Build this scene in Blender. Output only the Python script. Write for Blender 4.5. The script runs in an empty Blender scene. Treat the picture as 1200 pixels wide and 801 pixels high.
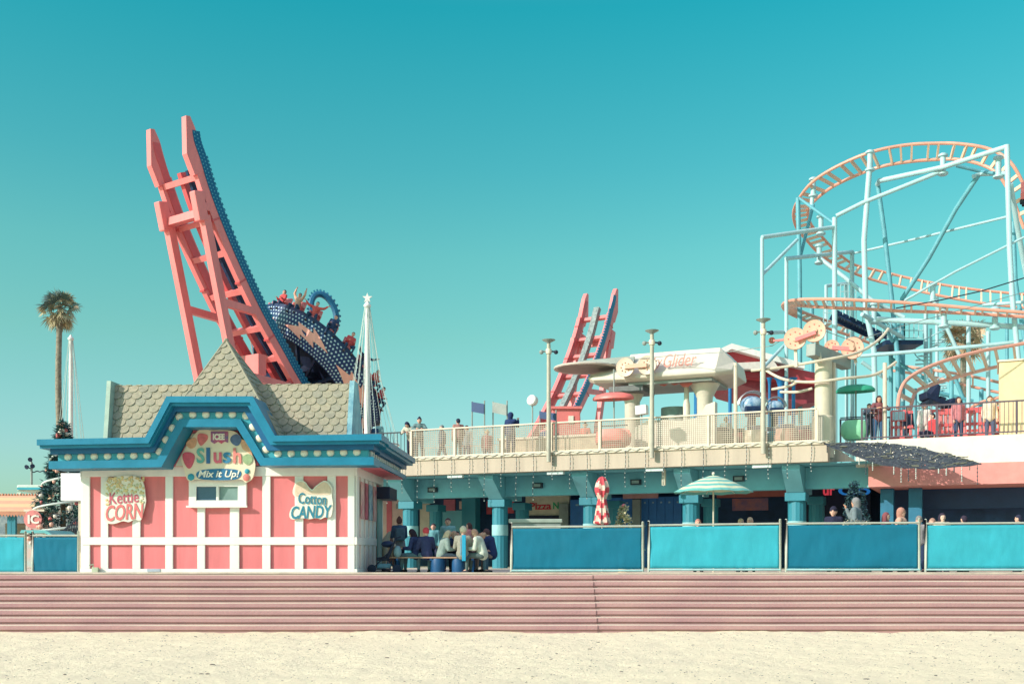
import bpy, bmesh, math, random
from mathutils import Vector, Matrix, noise
R = math.radians
random.seed(7)
SC = bpy.context.scene
COL = SC.collection

# ------------------------------------------------------------------ camera, sky, sun, exposure
F = 1260.0; CX = 600.0; HY = 650.0; EYE = 0.52
cd = bpy.data.cameras.new('camera'); cam = bpy.data.objects.new('camera', cd); COL.objects.link(cam)
cam.location = (0, 0, EYE); cam.rotation_euler = (R(90), 0, 0)
cd.sensor_width = 36; cd.lens = F / 1200 * 36; cd.shift_y = (HY - 400.5) / 1200
cd.clip_start = 0.1; cd.clip_end = 6000
SC.camera = cam
SUN_AZ = 60.0; SUN_EL = 26.0          # degrees left of straight behind the camera, elevation
w = bpy.data.worlds.new('World'); SC.world = w; w.use_nodes = True
nt = w.node_tree; nt.nodes.clear()
N = nt.nodes.new
sky = N('ShaderNodeTexSky'); sky.sky_type = 'NISHITA'; sky.sun_disc = False
sky.sun_elevation = R(SUN_EL); sky.sun_rotation = R(180 + SUN_AZ)
sky.air_density = 1.0; sky.dust_density = 1.0; sky.ozone_density = 1.0
tc = N('ShaderNodeTexCoord'); sp = N('ShaderNodeSeparateXYZ'); cr = N('ShaderNodeValToRGB')
nt.links.new(tc.outputs['Generated'], sp.inputs[0]); nt.links.new(sp.outputs['Z'], cr.inputs[0])
SKYTINT = [(0.0000, (0.466, 0.720, 0.688)), (0.0948, (0.528, 0.800, 0.744)), (0.1950, (0.468, 0.909, 0.648)), (0.2650, (0.392, 0.992, 0.696)), (0.3360, (0.254, 0.998, 0.742)), (0.4560, (0.076, 1.049, 0.804)), (0.62, (2.0, 1.5, 1.35)), (1.0, (3.6, 2.4, 2.1))]
e = cr.color_ramp.elements
e[0].position = SKYTINT[0][0]; e[0].color = (*[c / 4 for c in SKYTINT[0][1]], 1)
e[1].position = SKYTINT[-1][0]; e[1].color = (*[c / 4 for c in SKYTINT[-1][1]], 1)
for p_, c_ in SKYTINT[1:-1]:
    q = e.new(p_); q.color = (*[c / 4 for c in c_], 1)
mx = N('ShaderNodeMix'); mx.data_type = 'RGBA'; mx.blend_type = 'MULTIPLY'; mx.inputs['Factor'].default_value = 1
sc2 = N('ShaderNodeVectorMath'); sc2.operation = 'SCALE'; sc2.inputs['Scale'].default_value = 4.0
bg = N('ShaderNodeBackground'); bg.inputs['Strength'].default_value = 0.15
out = N('ShaderNodeOutputWorld')
nt.links.new(sky.outputs[0], mx.inputs[6]); nt.links.new(cr.outputs[0], mx.inputs[7])
nt.links.new(mx.outputs[2], sc2.inputs[0]); nt.links.new(sc2.outputs[0], bg.inputs[0]); nt.links.new(bg.outputs[0], out.inputs[0])
sl = bpy.data.lights.new('sun', 'SUN'); sl.energy = 3.9; sl.angle = R(0.53); sl.color = (1.0, 0.87, 0.80)
so = bpy.data.objects.new('sun', sl); COL.objects.link(so)
sdir = Vector((-math.sin(R(SUN_AZ)) * math.cos(R(SUN_EL)), -math.cos(R(SUN_AZ)) * math.cos(R(SUN_EL)), math.sin(R(SUN_EL))))
so.rotation_euler = sdir.to_track_quat('Z', 'Y').to_euler(); so.location = sdir * 60
SC.view_settings.view_transform = 'Standard'; SC.view_settings.look = 'None'
SC.view_settings.exposure = 0.40; SC.view_settings.gamma = 1.0; SC.view_settings.use_curve_mapping = False

# ------------------------------------------------------------------ projection helpers
def P(px, py, Y): return Vector(((px - CX) / F * Y, Y, EYE + (HY - py) / F * Y))
class Frame:
    def __init__(s, ox, oy, th):
        s.o = Vector((ox, oy)); s.th = th
        s.dx = Vector((math.cos(th), math.sin(th))); s.dy = Vector((-math.sin(th), math.cos(th)))
    def at(s, px, py, off=0.0):            # a point seen at (px, py) on the plane 'off' behind the front line -> local (x, z)
        k = (px - CX) / F
        t = (k * (s.o.y + s.dy.y * off) - s.o.x - s.dy.x * off) / (s.dx.x - k * s.dx.y)
        Y = s.o.y + s.dx.y * t + s.dy.y * off
        return t, EYE + (HY - py) / F * Y
    def x(s, px, off=0.0): return s.at(px, 0, off)[0]
    def w(s, x, y, z=0.0):
        p = s.o + s.dx * x + s.dy * y; return Vector((p.x, p.y, z))
    def loc(s): return (s.o.x, s.o.y, 0)

# ------------------------------------------------------------------ materials
def lin(c): c /= 255.0; return c / 12.92 if c <= .04045 else ((c + .055) / 1.055) ** 2.4
def rgb(r, g, b, k=0.8): return (lin(r) * k, lin(g) * k, lin(b) * k)
MATS = {}
def mat(name, c, rough=.6, var=.10, scale=3.0, bump=0.0, bscale=40.0, metal=0.0, spec=.4, emit=None, es=0, streak=False, c2=None):
    if name in MATS: return MATS[name]
    m = bpy.data.materials.new(name); m.use_nodes = True; t = m.node_tree; b = t.nodes['Principled BSDF']
    L = t.links.new; n = t.nodes.new
    tc = n('ShaderNodeTexCoord'); mp = n('ShaderNodeMapping'); L(tc.outputs['Object'], mp.inputs[0])
    if streak: mp.inputs['Scale'].default_value = (1, 1, .15)
    nz = n('ShaderNodeTexNoise'); nz.inputs['Scale'].default_value = scale; nz.inputs['Detail'].default_value = 6; nz.inputs['Roughness'].default_value = .65
    L(mp.outputs[0], nz.inputs[0])
    r = n('ShaderNodeValToRGB'); r.color_ramp.elements[0].position = .3; r.color_ramp.elements[1].position = .72
    d = c2 if c2 else tuple(x * (1 - 2.2 * var) for x in c)
    r.color_ramp.elements[0].color = (*d, 1); r.color_ramp.elements[1].color = (*[min(1, x * (1 + .4 * var)) for x in c], 1)
    L(nz.outputs[0], r.inputs[0]); L(r.outputs[0], b.inputs['Base Color'])
    rr = n('ShaderNodeMapRange'); rr.inputs[3].default_value = max(0, rough - .1); rr.inputs[4].default_value = min(1, rough + .12)
    L(nz.outputs[0], rr.inputs[0]); L(rr.outputs[0], b.inputs['Roughness'])
    b.inputs['Metallic'].default_value = metal; b.inputs['Specular IOR Level'].default_value = spec
    if bump:
        n2 = n('ShaderNodeTexNoise'); n2.inputs['Scale'].default_value = bscale; n2.inputs['Detail'].default_value = 5
        L(tc.outputs['Object'], n2.inputs[0]); bp = n('ShaderNodeBump'); bp.inputs['Strength'].default_value = bump; bp.inputs['Distance'].default_value = .02
        L(n2.outputs[0], bp.inputs['Height']); L(bp.outputs[0], b.inputs['Normal'])
    if emit:
        b.inputs['Emission Color'].default_value = (*emit, 1); b.inputs['Emission Strength'].default_value = es
    MATS[name] = m; return m
def dot_mat(name, c, cdot, rad=.27):
    m = mat(name, c, .35, .08, 2.0); t = m.node_tree; L = t.links.new; n = t.nodes.new; b = t.nodes['Principled BSDF']
    uv = n('ShaderNodeUVMap'); s = n('ShaderNodeSeparateXYZ'); L(uv.outputs[0], s.inputs[0])
    def ma(op, a, bb=None, v=None):
        q = n('ShaderNodeMath'); q.operation = op; L(a, q.inputs[0])
        if bb is not None: L(bb, q.inputs[1])
        if v is not None: q.inputs[1].default_value = v
        return q.outputs[0]
    row = ma('FLOOR', s.outputs[1]); odd = ma('MULTIPLY', ma('MODULO', row, v=2.0), v=.5)
    fu = ma('SUBTRACT', ma('FRACT', ma('ADD', s.outputs[0], odd)), v=.5); fv = ma('SUBTRACT', ma('FRACT', s.outputs[1]), v=.5)
    d = ma('LESS_THAN', ma('ADD', ma('MULTIPLY', fu, fu), ma('MULTIPLY', fv, fv)), v=rad * rad)
    mxx = n('ShaderNodeMix'); mxx.data_type = 'RGBA'; L(d, mxx.inputs['Factor'])
    src = b.inputs['Base Color'].links[0].from_socket
    L(src, mxx.inputs[6]); mxx.inputs[7].default_value = (*cdot, 1); L(mxx.outputs[2], b.inputs['Base Color'])
    return m

WHITE = mat('white_paint', rgb(253, 251, 244), .5, .05, 2.5, .12, 60, streak=True)
PINK = mat('pink_wall_paint', rgb(244, 135, 138), .55, .10, 2.0, .15, 50, streak=True)
PINKT = mat('pink_trim_paint', rgb(240, 118, 132), .5, .06, 2.0)
TEAL = mat('teal_cornice_paint', rgb(24, 136, 172), .4, .10, 2.2, .1, 40)
TEALL = mat('light_teal_paint', rgb(70, 182, 200), .4, .08, 2.2)
SHING = mat('shingle', rgb(182, 176, 150, .80), .8, .14, 9, .3, 60)
SHINGD = mat('shingle_underlay', rgb(80, 84, 80), .9)
RIDGE = mat('ridge_cap', rgb(165, 160, 135), .7)
BULB = mat('bulb_glass', rgb(252, 246, 225), .3, .04)
CORAL = mat('coral_steel_paint', rgb(254, 143, 140, .86), .42, .11, 1.0, .08, 30, streak=True)
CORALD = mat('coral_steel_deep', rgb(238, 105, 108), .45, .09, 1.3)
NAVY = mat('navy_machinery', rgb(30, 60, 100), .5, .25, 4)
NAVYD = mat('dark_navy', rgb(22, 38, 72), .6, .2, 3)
DOTS = dot_mat('navy_dotted_panel', rgb(28, 62, 112), rgb(200, 230, 235), .24)
DOTT = dot_mat('teal_dotted_edge', rgb(20, 105, 150), rgb(110, 185, 200), .18)
ORANGE = mat('orange_track_paint', rgb(252, 180, 154), .4, .09, 2)
STEEL = mat('pale_blue_steel', rgb(192, 230, 233), .4, .10, 2, streak=True)
STEELT = mat('teal_steel', rgb(110, 185, 198), .45, .10, 2)
CREAM = mat('cream_concrete', rgb(242, 224, 200, .62), .75, .10, 1.4, .25, 25, streak=True)
CREAMM = mat('cream_metal', rgb(245, 230, 205), .5, .06, 3)
TEALC = mat('teal_column_paint', rgb(66, 158, 178, .72), .45, .10, 1.6, .1, 30, streak=True)
TEALB = mat('teal_beam_paint', rgb(125, 200, 214), .5, .08, 1.4, .1, 30)
BLUE = mat('blue_locker_paint', rgb(60, 125, 195, .95), .45, .12, 2)
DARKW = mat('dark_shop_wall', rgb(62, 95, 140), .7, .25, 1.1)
GREY = mat('grey_metal', rgb(165, 175, 168), .5, .1, 3)
BLACK = mat('black_metal', rgb(35, 45, 62), .5, .1, 3)
PANELD = mat('deep_teal_fabric', rgb(2, 138, 172, .62), .8, .06, .9, .25, 90)
PANELL = mat('cyan_fabric', rgb(62, 192, 212, .78), .8, .08, .9, .25, 90)
FABW = mat('fiberglass_cream', rgb(240, 232, 212), .45, .08, 1.6, .1, 15)
DISCP = mat('peach_disc_paint', rgb(250, 195, 165), .4, .06)
RED = mat('red_paint', rgb(210, 80, 90), .5, .12, 2)
GREEN = mat('green_fiberglass', rgb(60, 175, 140), .4, .08)
GLASS = mat('dark_window_glass', rgb(90, 125, 140), .15, .15, 2, spec=.7)
TAN = mat('tan_board', rgb(248, 222, 175), .6, .08, 2)
WOOD = mat('bench_wood', rgb(205, 165, 135), .6, .15, 6)
SKIN = mat('skin', rgb(240, 190, 165), .6, .06)

# ------------------------------------------------------------------ mesh builder
def basis(d):
    d = d.normalized(); a = Vector((0, 0, 1)) if abs(d.z) < .95 else Vector((1, 0, 0))
    u = d.cross(a).normalized(); return u, d.cross(u).normalized()
class MB:
    def __init__(s): s.v = []; s.f = []; s.m = []; s.uv = {}
    def add(s, vs, fs, mi=0):
        o = len(s.v); s.v += [Vector(v) for v in vs]
        for f in fs: s.f.append([o + i for i in f]); s.m.append(mi)
    def box(s, x0, x1, y0, y1, z0, z1, mi=0):
        s.add([(x, y, z) for x in (x0, x1) for y in (y0, y1) for z in (z0, z1)],
              [(0, 1, 3, 2), (4, 6, 7, 5), (0, 4, 5, 1), (2, 3, 7, 6), (0, 2, 6, 4), (1, 5, 7, 3)], mi); return s
    def prism(s, poly, a0, a1, axis='y', mi=0):     # poly in the other two coordinates
        n = len(poly)
        def mk(p, a): return {'y': (p[0], a, p[1]), 'x': (a, p[0], p[1]), 'z': (p[0], p[1], a)}[axis]
        vs = [mk(p, a0) for p in poly] + [mk(p, a1) for p in poly]
        s.add(vs, [tuple(range(n)), tuple(range(2 * n - 1, n - 1, -1))] + [(i, n + i, n + (i + 1) % n, (i + 1) % n) for i in range(n)], mi); return s
    def tube(s, pts, r, n=8, mi=0, caps=True, closed=False):
        pts = [Vector(p) for p in pts]; k = len(pts); rs = r if isinstance(r, (list, tuple)) else [r] * k
        o = len(s.v); u = None
        for i, p in enumerate(pts):
            if closed: d = pts[(i + 1) % k] - pts[i - 1]
            else: d = pts[min(i + 1, k - 1)] - pts[max(i - 1, 0)]
            if d.length < 1e-9: d = Vector((0, 0, 1))
            d.normalize()
            if u is None: u, _ = basis(d)
            else:
                u = u - d * u.dot(d)
                u = u.normalized() if u.length > 1e-6 else basis(d)[0]
            v = d.cross(u)
            for j in range(n):
                a = 2 * math.pi * j / n; s.v.append(p + (u * math.cos(a) + v * math.sin(a)) * rs[i])
        rng = k if closed else k - 1
        for i in range(rng):
            i2 = (i + 1) % k
            for j in range(n):
                s.f.append([o + i * n + j, o + i * n + (j + 1) % n, o + i2 * n + (j + 1) % n, o + i2 * n + j]); s.m.append(mi)
        if caps and not closed:
            s.f.append([o + j for j in range(n)][::-1]); s.m.append(mi)
            s.f.append([o + (k - 1) * n + j for j in range(n)]); s.m.append(mi)
        return s
    def bar(s, a, b, w, h, mi=0, up=None):           # rectangular bar from a to b, w sideways, h along 'up'
        a = Vector(a); b = Vector(b); d = (b - a).normalized()
        upv = Vector(up) if up is not None else (Vector((0, 0, 1)) if abs(d.z) < .9 else Vector((0, 1, 0)))
        sx = d.cross(upv).normalized() * w / 2; sz = sx.cross(d).normalized() * h / 2
        vs = [p + i * sx + j * sz for p in (a, b) for i in (-1, 1) for j in (-1, 1)]
        s.add(vs, [(0, 1, 3, 2), (4, 6, 7, 5), (0, 4, 5, 1), (2, 3, 7, 6), (0, 2, 6, 4), (1, 5, 7, 3)], mi); return s
    def lathe(s, prof, c=(0, 0, 0), n=20, axis=(0, 0, 1), mi=0, a0=0, uvn=None):   # prof: (r, h)
        ax = Vector(axis).normalized()
        if abs(ax.z) > .999: u, v = Vector((1, 0, 0)), Vector((0, 1, 0))
        else: u, v = basis(ax)
        c = Vector(c); o = len(s.v)
        for r, h in prof:
            for j in range(n):
                a = a0 + 2 * math.pi * j / n; s.v.append(c + ax * h + (u * math.cos(a) + v * math.sin(a)) * r)
        for i in range(len(prof) - 1):
            for j in range(n):
                s.f.append([o + i * n + j, o + i * n + (j + 1) % n, o + (i + 1) * n + (j + 1) % n, o + (i + 1) * n + j]); s.m.append(mi)
                if uvn:
                    U, V = uvn; v0 = V * i / (len(prof) - 1); v1 = V * (i + 1) / (len(prof) - 1)
                    s.uv[len(s.f) - 1] = [(U * j / n, v0), (U * (j + 1) / n, v0), (U * (j + 1) / n, v1), (U * j / n, v1)]
        if prof[0][0] > 1e-4: s.f.append([o + j for j in range(n)][::-1]); s.m.append(mi)
        if prof[-1][0] > 1e-4: s.f.append([o + (len(prof) - 1) * n + j for j in range(n)]); s.m.append(mi)
        return s
    def ball(s, c, r, n=10, sc=(1, 1, 1), mi=0):
        o = len(s.v); c = Vector(c); k = max(4, n // 2)
        for i in range(k + 1):
            t = math.pi * i / k
            for j in range(n):
                a = 2 * math.pi * j / n
                s.v.append(c + Vector((math.sin(t) * math.cos(a) * sc[0], math.sin(t) * math.sin(a) * sc[1], math.cos(t) * sc[2])) * r)
        for i in range(k):
            for j in range(n):
                s.f.append([o + i * n + j, o + (i + 1) * n + j, o + (i + 1) * n + (j + 1) % n, o + i * n + (j + 1) % n]); s.m.append(mi)
        return s
    def xf(s, M):
        s.v = [M @ v for v in s.v]; return s
    def build(s, name, m, parent=None, smooth=False, bevel=0, world=True):
        me = bpy.data.meshes.new(name)
        rt_ = parent
        while rt_ is not None and rt_.parent: rt_ = rt_.parent
        off = Vector(rt_.get('org', (0, 0, 0))) if (rt_ and world) else Vector((0, 0, 0))
        me.from_pydata([tuple(v - off) for v in s.v], [], s.f)
        for mm in (m if isinstance(m, (list, tuple)) else [m]): me.materials.append(mm)
        for i, p in enumerate(me.polygons): p.material_index = s.m[i]
        if s.uv:
            uvl = me.uv_layers.new(name='UVMap')
            for i, p in enumerate(me.polygons):
                if i in s.uv:
                    for k, li in enumerate(p.loop_indices): uvl.data[li].uv = s.uv[i][k]
        bm = bmesh.new(); bm.from_mesh(me); bmesh.ops.remove_doubles(bm, verts=bm.verts, dist=1e-5); bmesh.ops.recalc_face_normals(bm, faces=bm.faces)
        if smooth:
            for f in bm.faces: f.smooth = True
            for ed in bm.edges:
                if len(ed.link_faces) == 2 and ed.calc_face_angle(0) > R(38): ed.smooth = False
        bm.to_mesh(me); bm.free()
        o = bpy.data.objects.new(name, me); COL.objects.link(o)
        if parent: o.parent = parent
        if bevel:
            b = o.modifiers.new('bevel', 'BEVEL'); b.width = bevel; b.segments = 2; b.limit_method = 'ANGLE'; b.angle_limit = R(40)
        return o
def tag(o, label=None, cat=None, group=None, kind=None):
    if label: o['label'] = label
    if cat: o['category'] = cat
    if group: o['group'] = group
    if kind: o['kind'] = kind
    return o
def thing(name, label, cat, loc=(0, 0, 0), rz=0, group=None, local=False):
    o = bpy.data.objects.new(name, None); COL.objects.link(o); o.location = loc; o.rotation_euler = (0, 0, rz)
    o.empty_display_size = .3
    tag(o, label, cat, group)
    if not local: o['org'] = tuple(loc)
    return o
KEEP = set()
def dup(o, parent=None, loc=None, rz=None, label=None, sc=None):
    c = o.copy(); COL.objects.link(c)
    if parent: c.parent = parent
    if loc is not None: c.location = loc
    if rz is not None: c.rotation_euler = (0, 0, rz)
    if sc is not None: c.scale = (sc, sc, sc)
    if label: c['label'] = label
    for ch in list(o.children): dup(ch, c)
    return c
# a scratch scene used only to turn letters and bodies into meshes
TMP = bpy.data.scenes.new('scratch')
def bake(o):
    TMP.collection.objects.link(o); vl = TMP.view_layers[0]; vl.update()
    dg = vl.depsgraph; me = bpy.data.meshes.new_from_object(o.evaluated_get(dg), depsgraph=dg)
    TMP.collection.objects.unlink(o); d = o.data; bpy.data.objects.remove(o)
    return me
def text_mb(txt, cx, cz, wdt, hgt, y, depth=.02, bold=0.0, shear=0, flip=False, tilt=0):   # letters standing in the XZ plane, facing -Y, fitted to wdt x hgt around (cx, cz)
    cu = bpy.data.curves.new('t', 'FONT'); cu.body = txt; cu.offset = bold; cu.shear = shear; cu.extrude = 0; cu.resolution_u = 3
    me = bake(bpy.data.objects.new('t', cu)); vs = [v.co.copy() for v in me.vertices]; fs = [list(p.vertices) for p in me.polygons]
    bpy.data.meshes.remove(me)
    x0 = min(v.x for v in vs); x1 = max(v.x for v in vs); y0 = min(v.y for v in vs); y1 = max(v.y for v in vs)
    def tr(v):
        a = (v.x - (x0 + x1) / 2) / (x1 - x0) * wdt; b = (v.y - (y0 + y1) / 2) / (y1 - y0) * hgt
        b += a * math.tan(tilt)
        return Vector((cx + a, y, cz + b))
    m = MB(); n = len(vs); m.v = [tr(v) for v in vs] + [tr(v) + Vector((0, depth, 0)) for v in vs]
    cnt = {}
    for f in fs:
        m.f.append(f); m.m.append(0)
        for i in range(len(f)): cnt.setdefault(frozenset((f[i], f[(i + 1) % len(f)])), []).append((f[i], f[(i + 1) % len(f)]))
    for k, l in cnt.items():
        if len(l) == 1: a, b = l[0]; m.f.append([b, a, a + n, b + n]); m.m.append(0)
    return m
# ------------------------------------------------------------------ the setting: sand, boardwalk, far ground
SANDZ = -1.44
def sand_mat():
    m = mat('beach_sand', rgb(253, 239, 202, .94), .95, .05, 9, 0); t = m.node_tree; L = t.links.new; n = t.nodes.new; b = t.nodes['Principled BSDF']
    tc = n('ShaderNodeTexCoord'); src = b.inputs['Base Color'].links[0].from_socket
    v = n('ShaderNodeTexVoronoi'); v.inputs['Scale'].default_value = 5.5; v.inputs['Randomness'].default_value = 1
    mp = n('ShaderNodeMapping'); mp.inputs['Scale'].default_value = (1.0, .55, 1); L(tc.outputs['Object'], mp.inputs[0]); L(mp.outputs[0], v.inputs[0])
    th = n('ShaderNodeTexNoise'); th.inputs['Scale'].default_value = 2.3; L(tc.outputs['Object'], th.inputs[0])
    mr = n('ShaderNodeMapRange'); mr.inputs[1].default_value = .42; mr.inputs[2].default_value = .75; mr.inputs[3].default_value = .03; mr.inputs[4].default_value = .17; L(th.outputs[0], mr.inputs[0])
    lt = n('ShaderNodeMath'); lt.operation = 'LESS_THAN'; L(v.outputs['Distance'], lt.inputs[0]); L(mr.outputs[0], lt.inputs[1])
    ad = n('ShaderNodeMath'); ad.operation = 'MULTIPLY'; ad.inputs[1].default_value = .62; L(lt.outputs[0], ad.inputs[0])
    mxx = n('ShaderNodeMix'); mxx.data_type = 'RGBA'; L(ad.outputs[0], mxx.inputs['Factor']); L(src, mxx.inputs[6]); mxx.inputs[7].default_value = (.25, .2, .15, 1)
    L(mxx.outputs[2], b.inputs['Base Color'])
    n1 = n('ShaderNodeTexNoise'); n1.inputs['Scale'].default_value = 6; n1.inputs['Detail'].default_value = 9; n1.inputs['Roughness'].default_value = .75; L(tc.outputs['Object'], n1.inputs[0])
    bp = n('ShaderNodeBump'); bp.inputs['Strength'].default_value = 1.0; bp.inputs['Distance'].default_value = .07; L(n1.outputs[0], bp.inputs['Height']); L(bp.outputs[0], b.inputs['Normal'])
    return m
def sand_h(x, y):
    h = .035 * noise.noise((x * .35, y * .35, 1)) + .034 * noise.noise((x * 1.3, y * 1.5, 4)) + .020 * noise.noise((x * 4.0, y * 3.5, 9))
    return SANDZ + h
m = MB(); nx, ny = 420, 110; X0, X1, Y0, Y1 = -22, 22, 12.5, 27.7
m.v = [Vector((X0 + (X1 - X0) * i / nx, Y0 + (Y1 - Y0) * j / ny, sand_h(X0 + (X1 - X0) * i / nx, Y0 + (Y1 - Y0) * j / ny))) for j in range(ny + 1) for i in range(nx + 1)]
for j in range(ny):
    for i in range(nx):
        a = j * (nx + 1) + i; m.f.append([a, a + 1, a + nx + 2, a + nx + 1]); m.m.append(0)
SAND = sand_mat()
tag(m.build('sand', SAND, smooth=True), kind='structure')
m = MB()       # the rest of the beach, round the detailed strip
for x0, x1, y0, y1 in ((-200, -22, -60, 27.7), (22, 200, -60, 27.7), (-22, 22, -60, 12.5)): m.add([(x0, y0, SANDZ), (x1, y0, SANDZ), (x1, y1, SANDZ), (x0, y1, SANDZ)], [(0, 1, 2, 3)])
tag(m.build('beach', SAND), kind='structure')
m = MB(); m.add([(-3000, 200, -1.6), (3000, 200, -1.6), (3000, 5000, -1.6), (-3000, 5000, -1.6)], [(0, 1, 2, 3)])
m.add([(-3000, -300, -1.6), (3000, -300, -1.6), (3000, 200, -1.6), (-3000, 200, -1.6)], [(0, 1, 2, 3)])
tag(m.build('ground', mat('far_ground', (.22, .2, .16), .9, .2, .05)), kind='structure')
m = MB(); m.box(-200, 200, 29.42, 200, -.5, 0)
tag(m.build('boardwalk', mat('boardwalk_concrete', rgb(236, 222, 200, .8), .85, .14, 1.2, .2, 20)), kind='structure')

# debris on the sand
deb = mat('seaweed_debris', (.12, .10, .08), .9, .3, 5)
m = MB()
for i in range(3200):
    x = random.uniform(-15, 15); y = 15 + 12 * random.random() ** 1.0; s = random.uniform(.004, .011) * (1 if random.random() < .95 else 2.2)
    z = sand_h(x, y); a = random.uniform(0, 3)
    m.ball((x, y, z + s * .2), s, 5, (1 + random.random() * 1.6, 1, .45))
tag(m.build('beach_debris', deb), 'scattered dark bits of seaweed and pebbles on the pale beach sand', 'debris', kind='stuff')

# ------------------------------------------------------------------ stepped sea wall
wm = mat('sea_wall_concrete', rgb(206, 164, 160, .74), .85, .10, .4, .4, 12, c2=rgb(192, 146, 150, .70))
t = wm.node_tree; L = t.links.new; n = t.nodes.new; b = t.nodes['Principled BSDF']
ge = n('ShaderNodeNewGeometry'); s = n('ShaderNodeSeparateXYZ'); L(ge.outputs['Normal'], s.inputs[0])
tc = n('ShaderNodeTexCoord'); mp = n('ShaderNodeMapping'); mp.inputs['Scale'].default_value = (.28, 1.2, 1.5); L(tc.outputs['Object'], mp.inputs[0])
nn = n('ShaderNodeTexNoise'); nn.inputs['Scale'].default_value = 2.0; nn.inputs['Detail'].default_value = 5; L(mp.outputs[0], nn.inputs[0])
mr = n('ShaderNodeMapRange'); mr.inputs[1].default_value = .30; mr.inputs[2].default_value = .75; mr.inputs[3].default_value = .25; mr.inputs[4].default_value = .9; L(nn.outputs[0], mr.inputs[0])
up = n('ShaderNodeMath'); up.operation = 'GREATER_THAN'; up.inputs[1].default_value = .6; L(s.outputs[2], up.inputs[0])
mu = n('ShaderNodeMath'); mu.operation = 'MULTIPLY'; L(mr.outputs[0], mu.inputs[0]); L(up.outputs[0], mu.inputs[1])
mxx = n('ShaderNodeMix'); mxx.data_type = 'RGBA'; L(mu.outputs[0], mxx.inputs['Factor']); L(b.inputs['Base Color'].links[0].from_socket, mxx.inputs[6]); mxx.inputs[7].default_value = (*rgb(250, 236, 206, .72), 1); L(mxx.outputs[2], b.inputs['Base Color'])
sw = thing('sea_wall', 'long pinkish stepped concrete sea wall between the sand and the boardwalk', 'sea wall', (0, 29.4, 0))
def wall_section(x0, x1, dz, dy):
    m = MB(); poly = []; y = 29.42 + dy; z = 0.0 + dz; rise = 1.44 / 8
    poly.append((y, z)); 
    for i in range(8):
        yf = 29.2 - .24 * i + dy; zt = -rise * i + dz
        poly += [(yf, zt - .006), (yf - .02, zt - .02), (yf - .02, zt - .118), (yf + .03, zt - .130), (yf + .03, zt - rise)]
    poly[0] = (29.42, poly[1][1] + .006); poly += [(poly[-1][0], -1.75), (29.42, -1.75)]
    # break the run into blocks with slightly different faces so long lines are not perfect
    n = 26; xs = [x0 + (x1 - x0) * i / n for i in range(n + 1)]
    o = 0; k = len(poly)
    for i, x in enumerate(xs):
        j = .012 * noise.noise((x * .3, 3, 1)); jj = .010 * noise.noise((x * .22, 7, 2))
        for py, pz in poly:
            e = 1 if pz > -1.7 and py < 29.4 else 0
            m.v.append(Vector((x, py + e * j, pz + e * jj)))
    for i in range(n):
        for q in range(k - 1): m.f.append([i * k + q, i * k + q + 1, (i + 1) * k + q + 1, (i + 1) * k + q]); m.m.append(0)
    m.f.append(list(range(k))); m.m.append(0); m.f.append([n * k + q for q in range(k)][::-1]); m.m.append(0)
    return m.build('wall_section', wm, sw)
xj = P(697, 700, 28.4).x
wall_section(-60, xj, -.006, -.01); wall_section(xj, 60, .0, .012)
m = MB(); m.box(-60, xj, 29.30, 29.62, 0.004, .05); m.box(xj, 60, 29.30, 29.62, 0.004, .055); m.build('kerb', mat('kerb_concrete', rgb(226, 210, 192), .8, .15, 2), sw)

# ------------------------------------------------------------------ the kiosk
KF = Frame(P(416, 672, 30).x, 30, R(-2.5))
K = KF.at; DEP = 4.4
kiosk = thing('candy_kiosk', 'pink and white paneled candy kiosk with teal cornice, bulbs and shingled roof', 'kiosk', KF.loc(), KF.th, local=True)
kx0 = KF.x(97); WZ = 3.0
m = MB(); m.box(kx0, 0, 0, DEP, .0, WZ); m.build('wall', PINK, kiosk, world=False)
# white battens and rails, 6 cm proud of the pink
vx = [(97, 106.3), (119, 127.7), (156, 165.4), (194.5, 203.5), (232, 241), (270, 281), (308, 317.5), (346, 356), (384, 394), (408, 416)]
z_t0, z_t1 = K(250, 558)[1], WZ; z_m0, z_m1 = K(250, 638)[1], K(250, 629)[1]; z_b1 = K(250, 666)[1]
m = MB()
def tr(a, b, z0, z1, p=.06): m.box(a, b, -p, -.001, z0, z1)
for a, b in vx:
    xa, xb = KF.x(a), KF.x(b)
    if a == 97: xa = kx0
    if b == 416: xb = 0
    tr(xa, xb, z_b1, z_m0); 
    if 232 <= a <= 275: tr(xa, xb, z_m1, K(250, 592)[1])
    else: tr(xa, xb, z_m1, z_t0)
tr(kx0, 0, .02, z_b1, .08); tr(kx0, 0, z_m0, z_m1, .075); tr(kx0, 0, z_t0, z_t1, .075)
# side battens
for y0, y1 in ((-.08, .35), (.62, 1.05), (1.32, 1.75), (2.02, 2.45), (2.72, 3.15), (3.95, 4.4)):
    for a, b in ((z_b1, z_m0), (z_m1, z_t0)): m.box(.001, .06, y0 if y0 > 0 else 0.0, y1, a, b)
m.box(.001, .08, -.08, DEP, .02, z_b1); m.box(.001, .075, -.075, DEP, z_m0, z_m1); m.box(.001, .075, -.075, DEP, z_t0, z_t1)
for y0 in (0, 1.4, 2.8, 3.9): m.box(kx0 - .06, kx0 - .001, y0, y0 + .4, z_b1, z_t0)
m.box(kx0 - .08, kx0 - .001, 0, DEP, .02, z_b1); m.box(kx0 - .075, kx0 - .001, 0, DEP, z_t0, z_t1)
m.build('wall_trim', WHITE, kiosk, bevel=.012, world=False)
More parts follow.
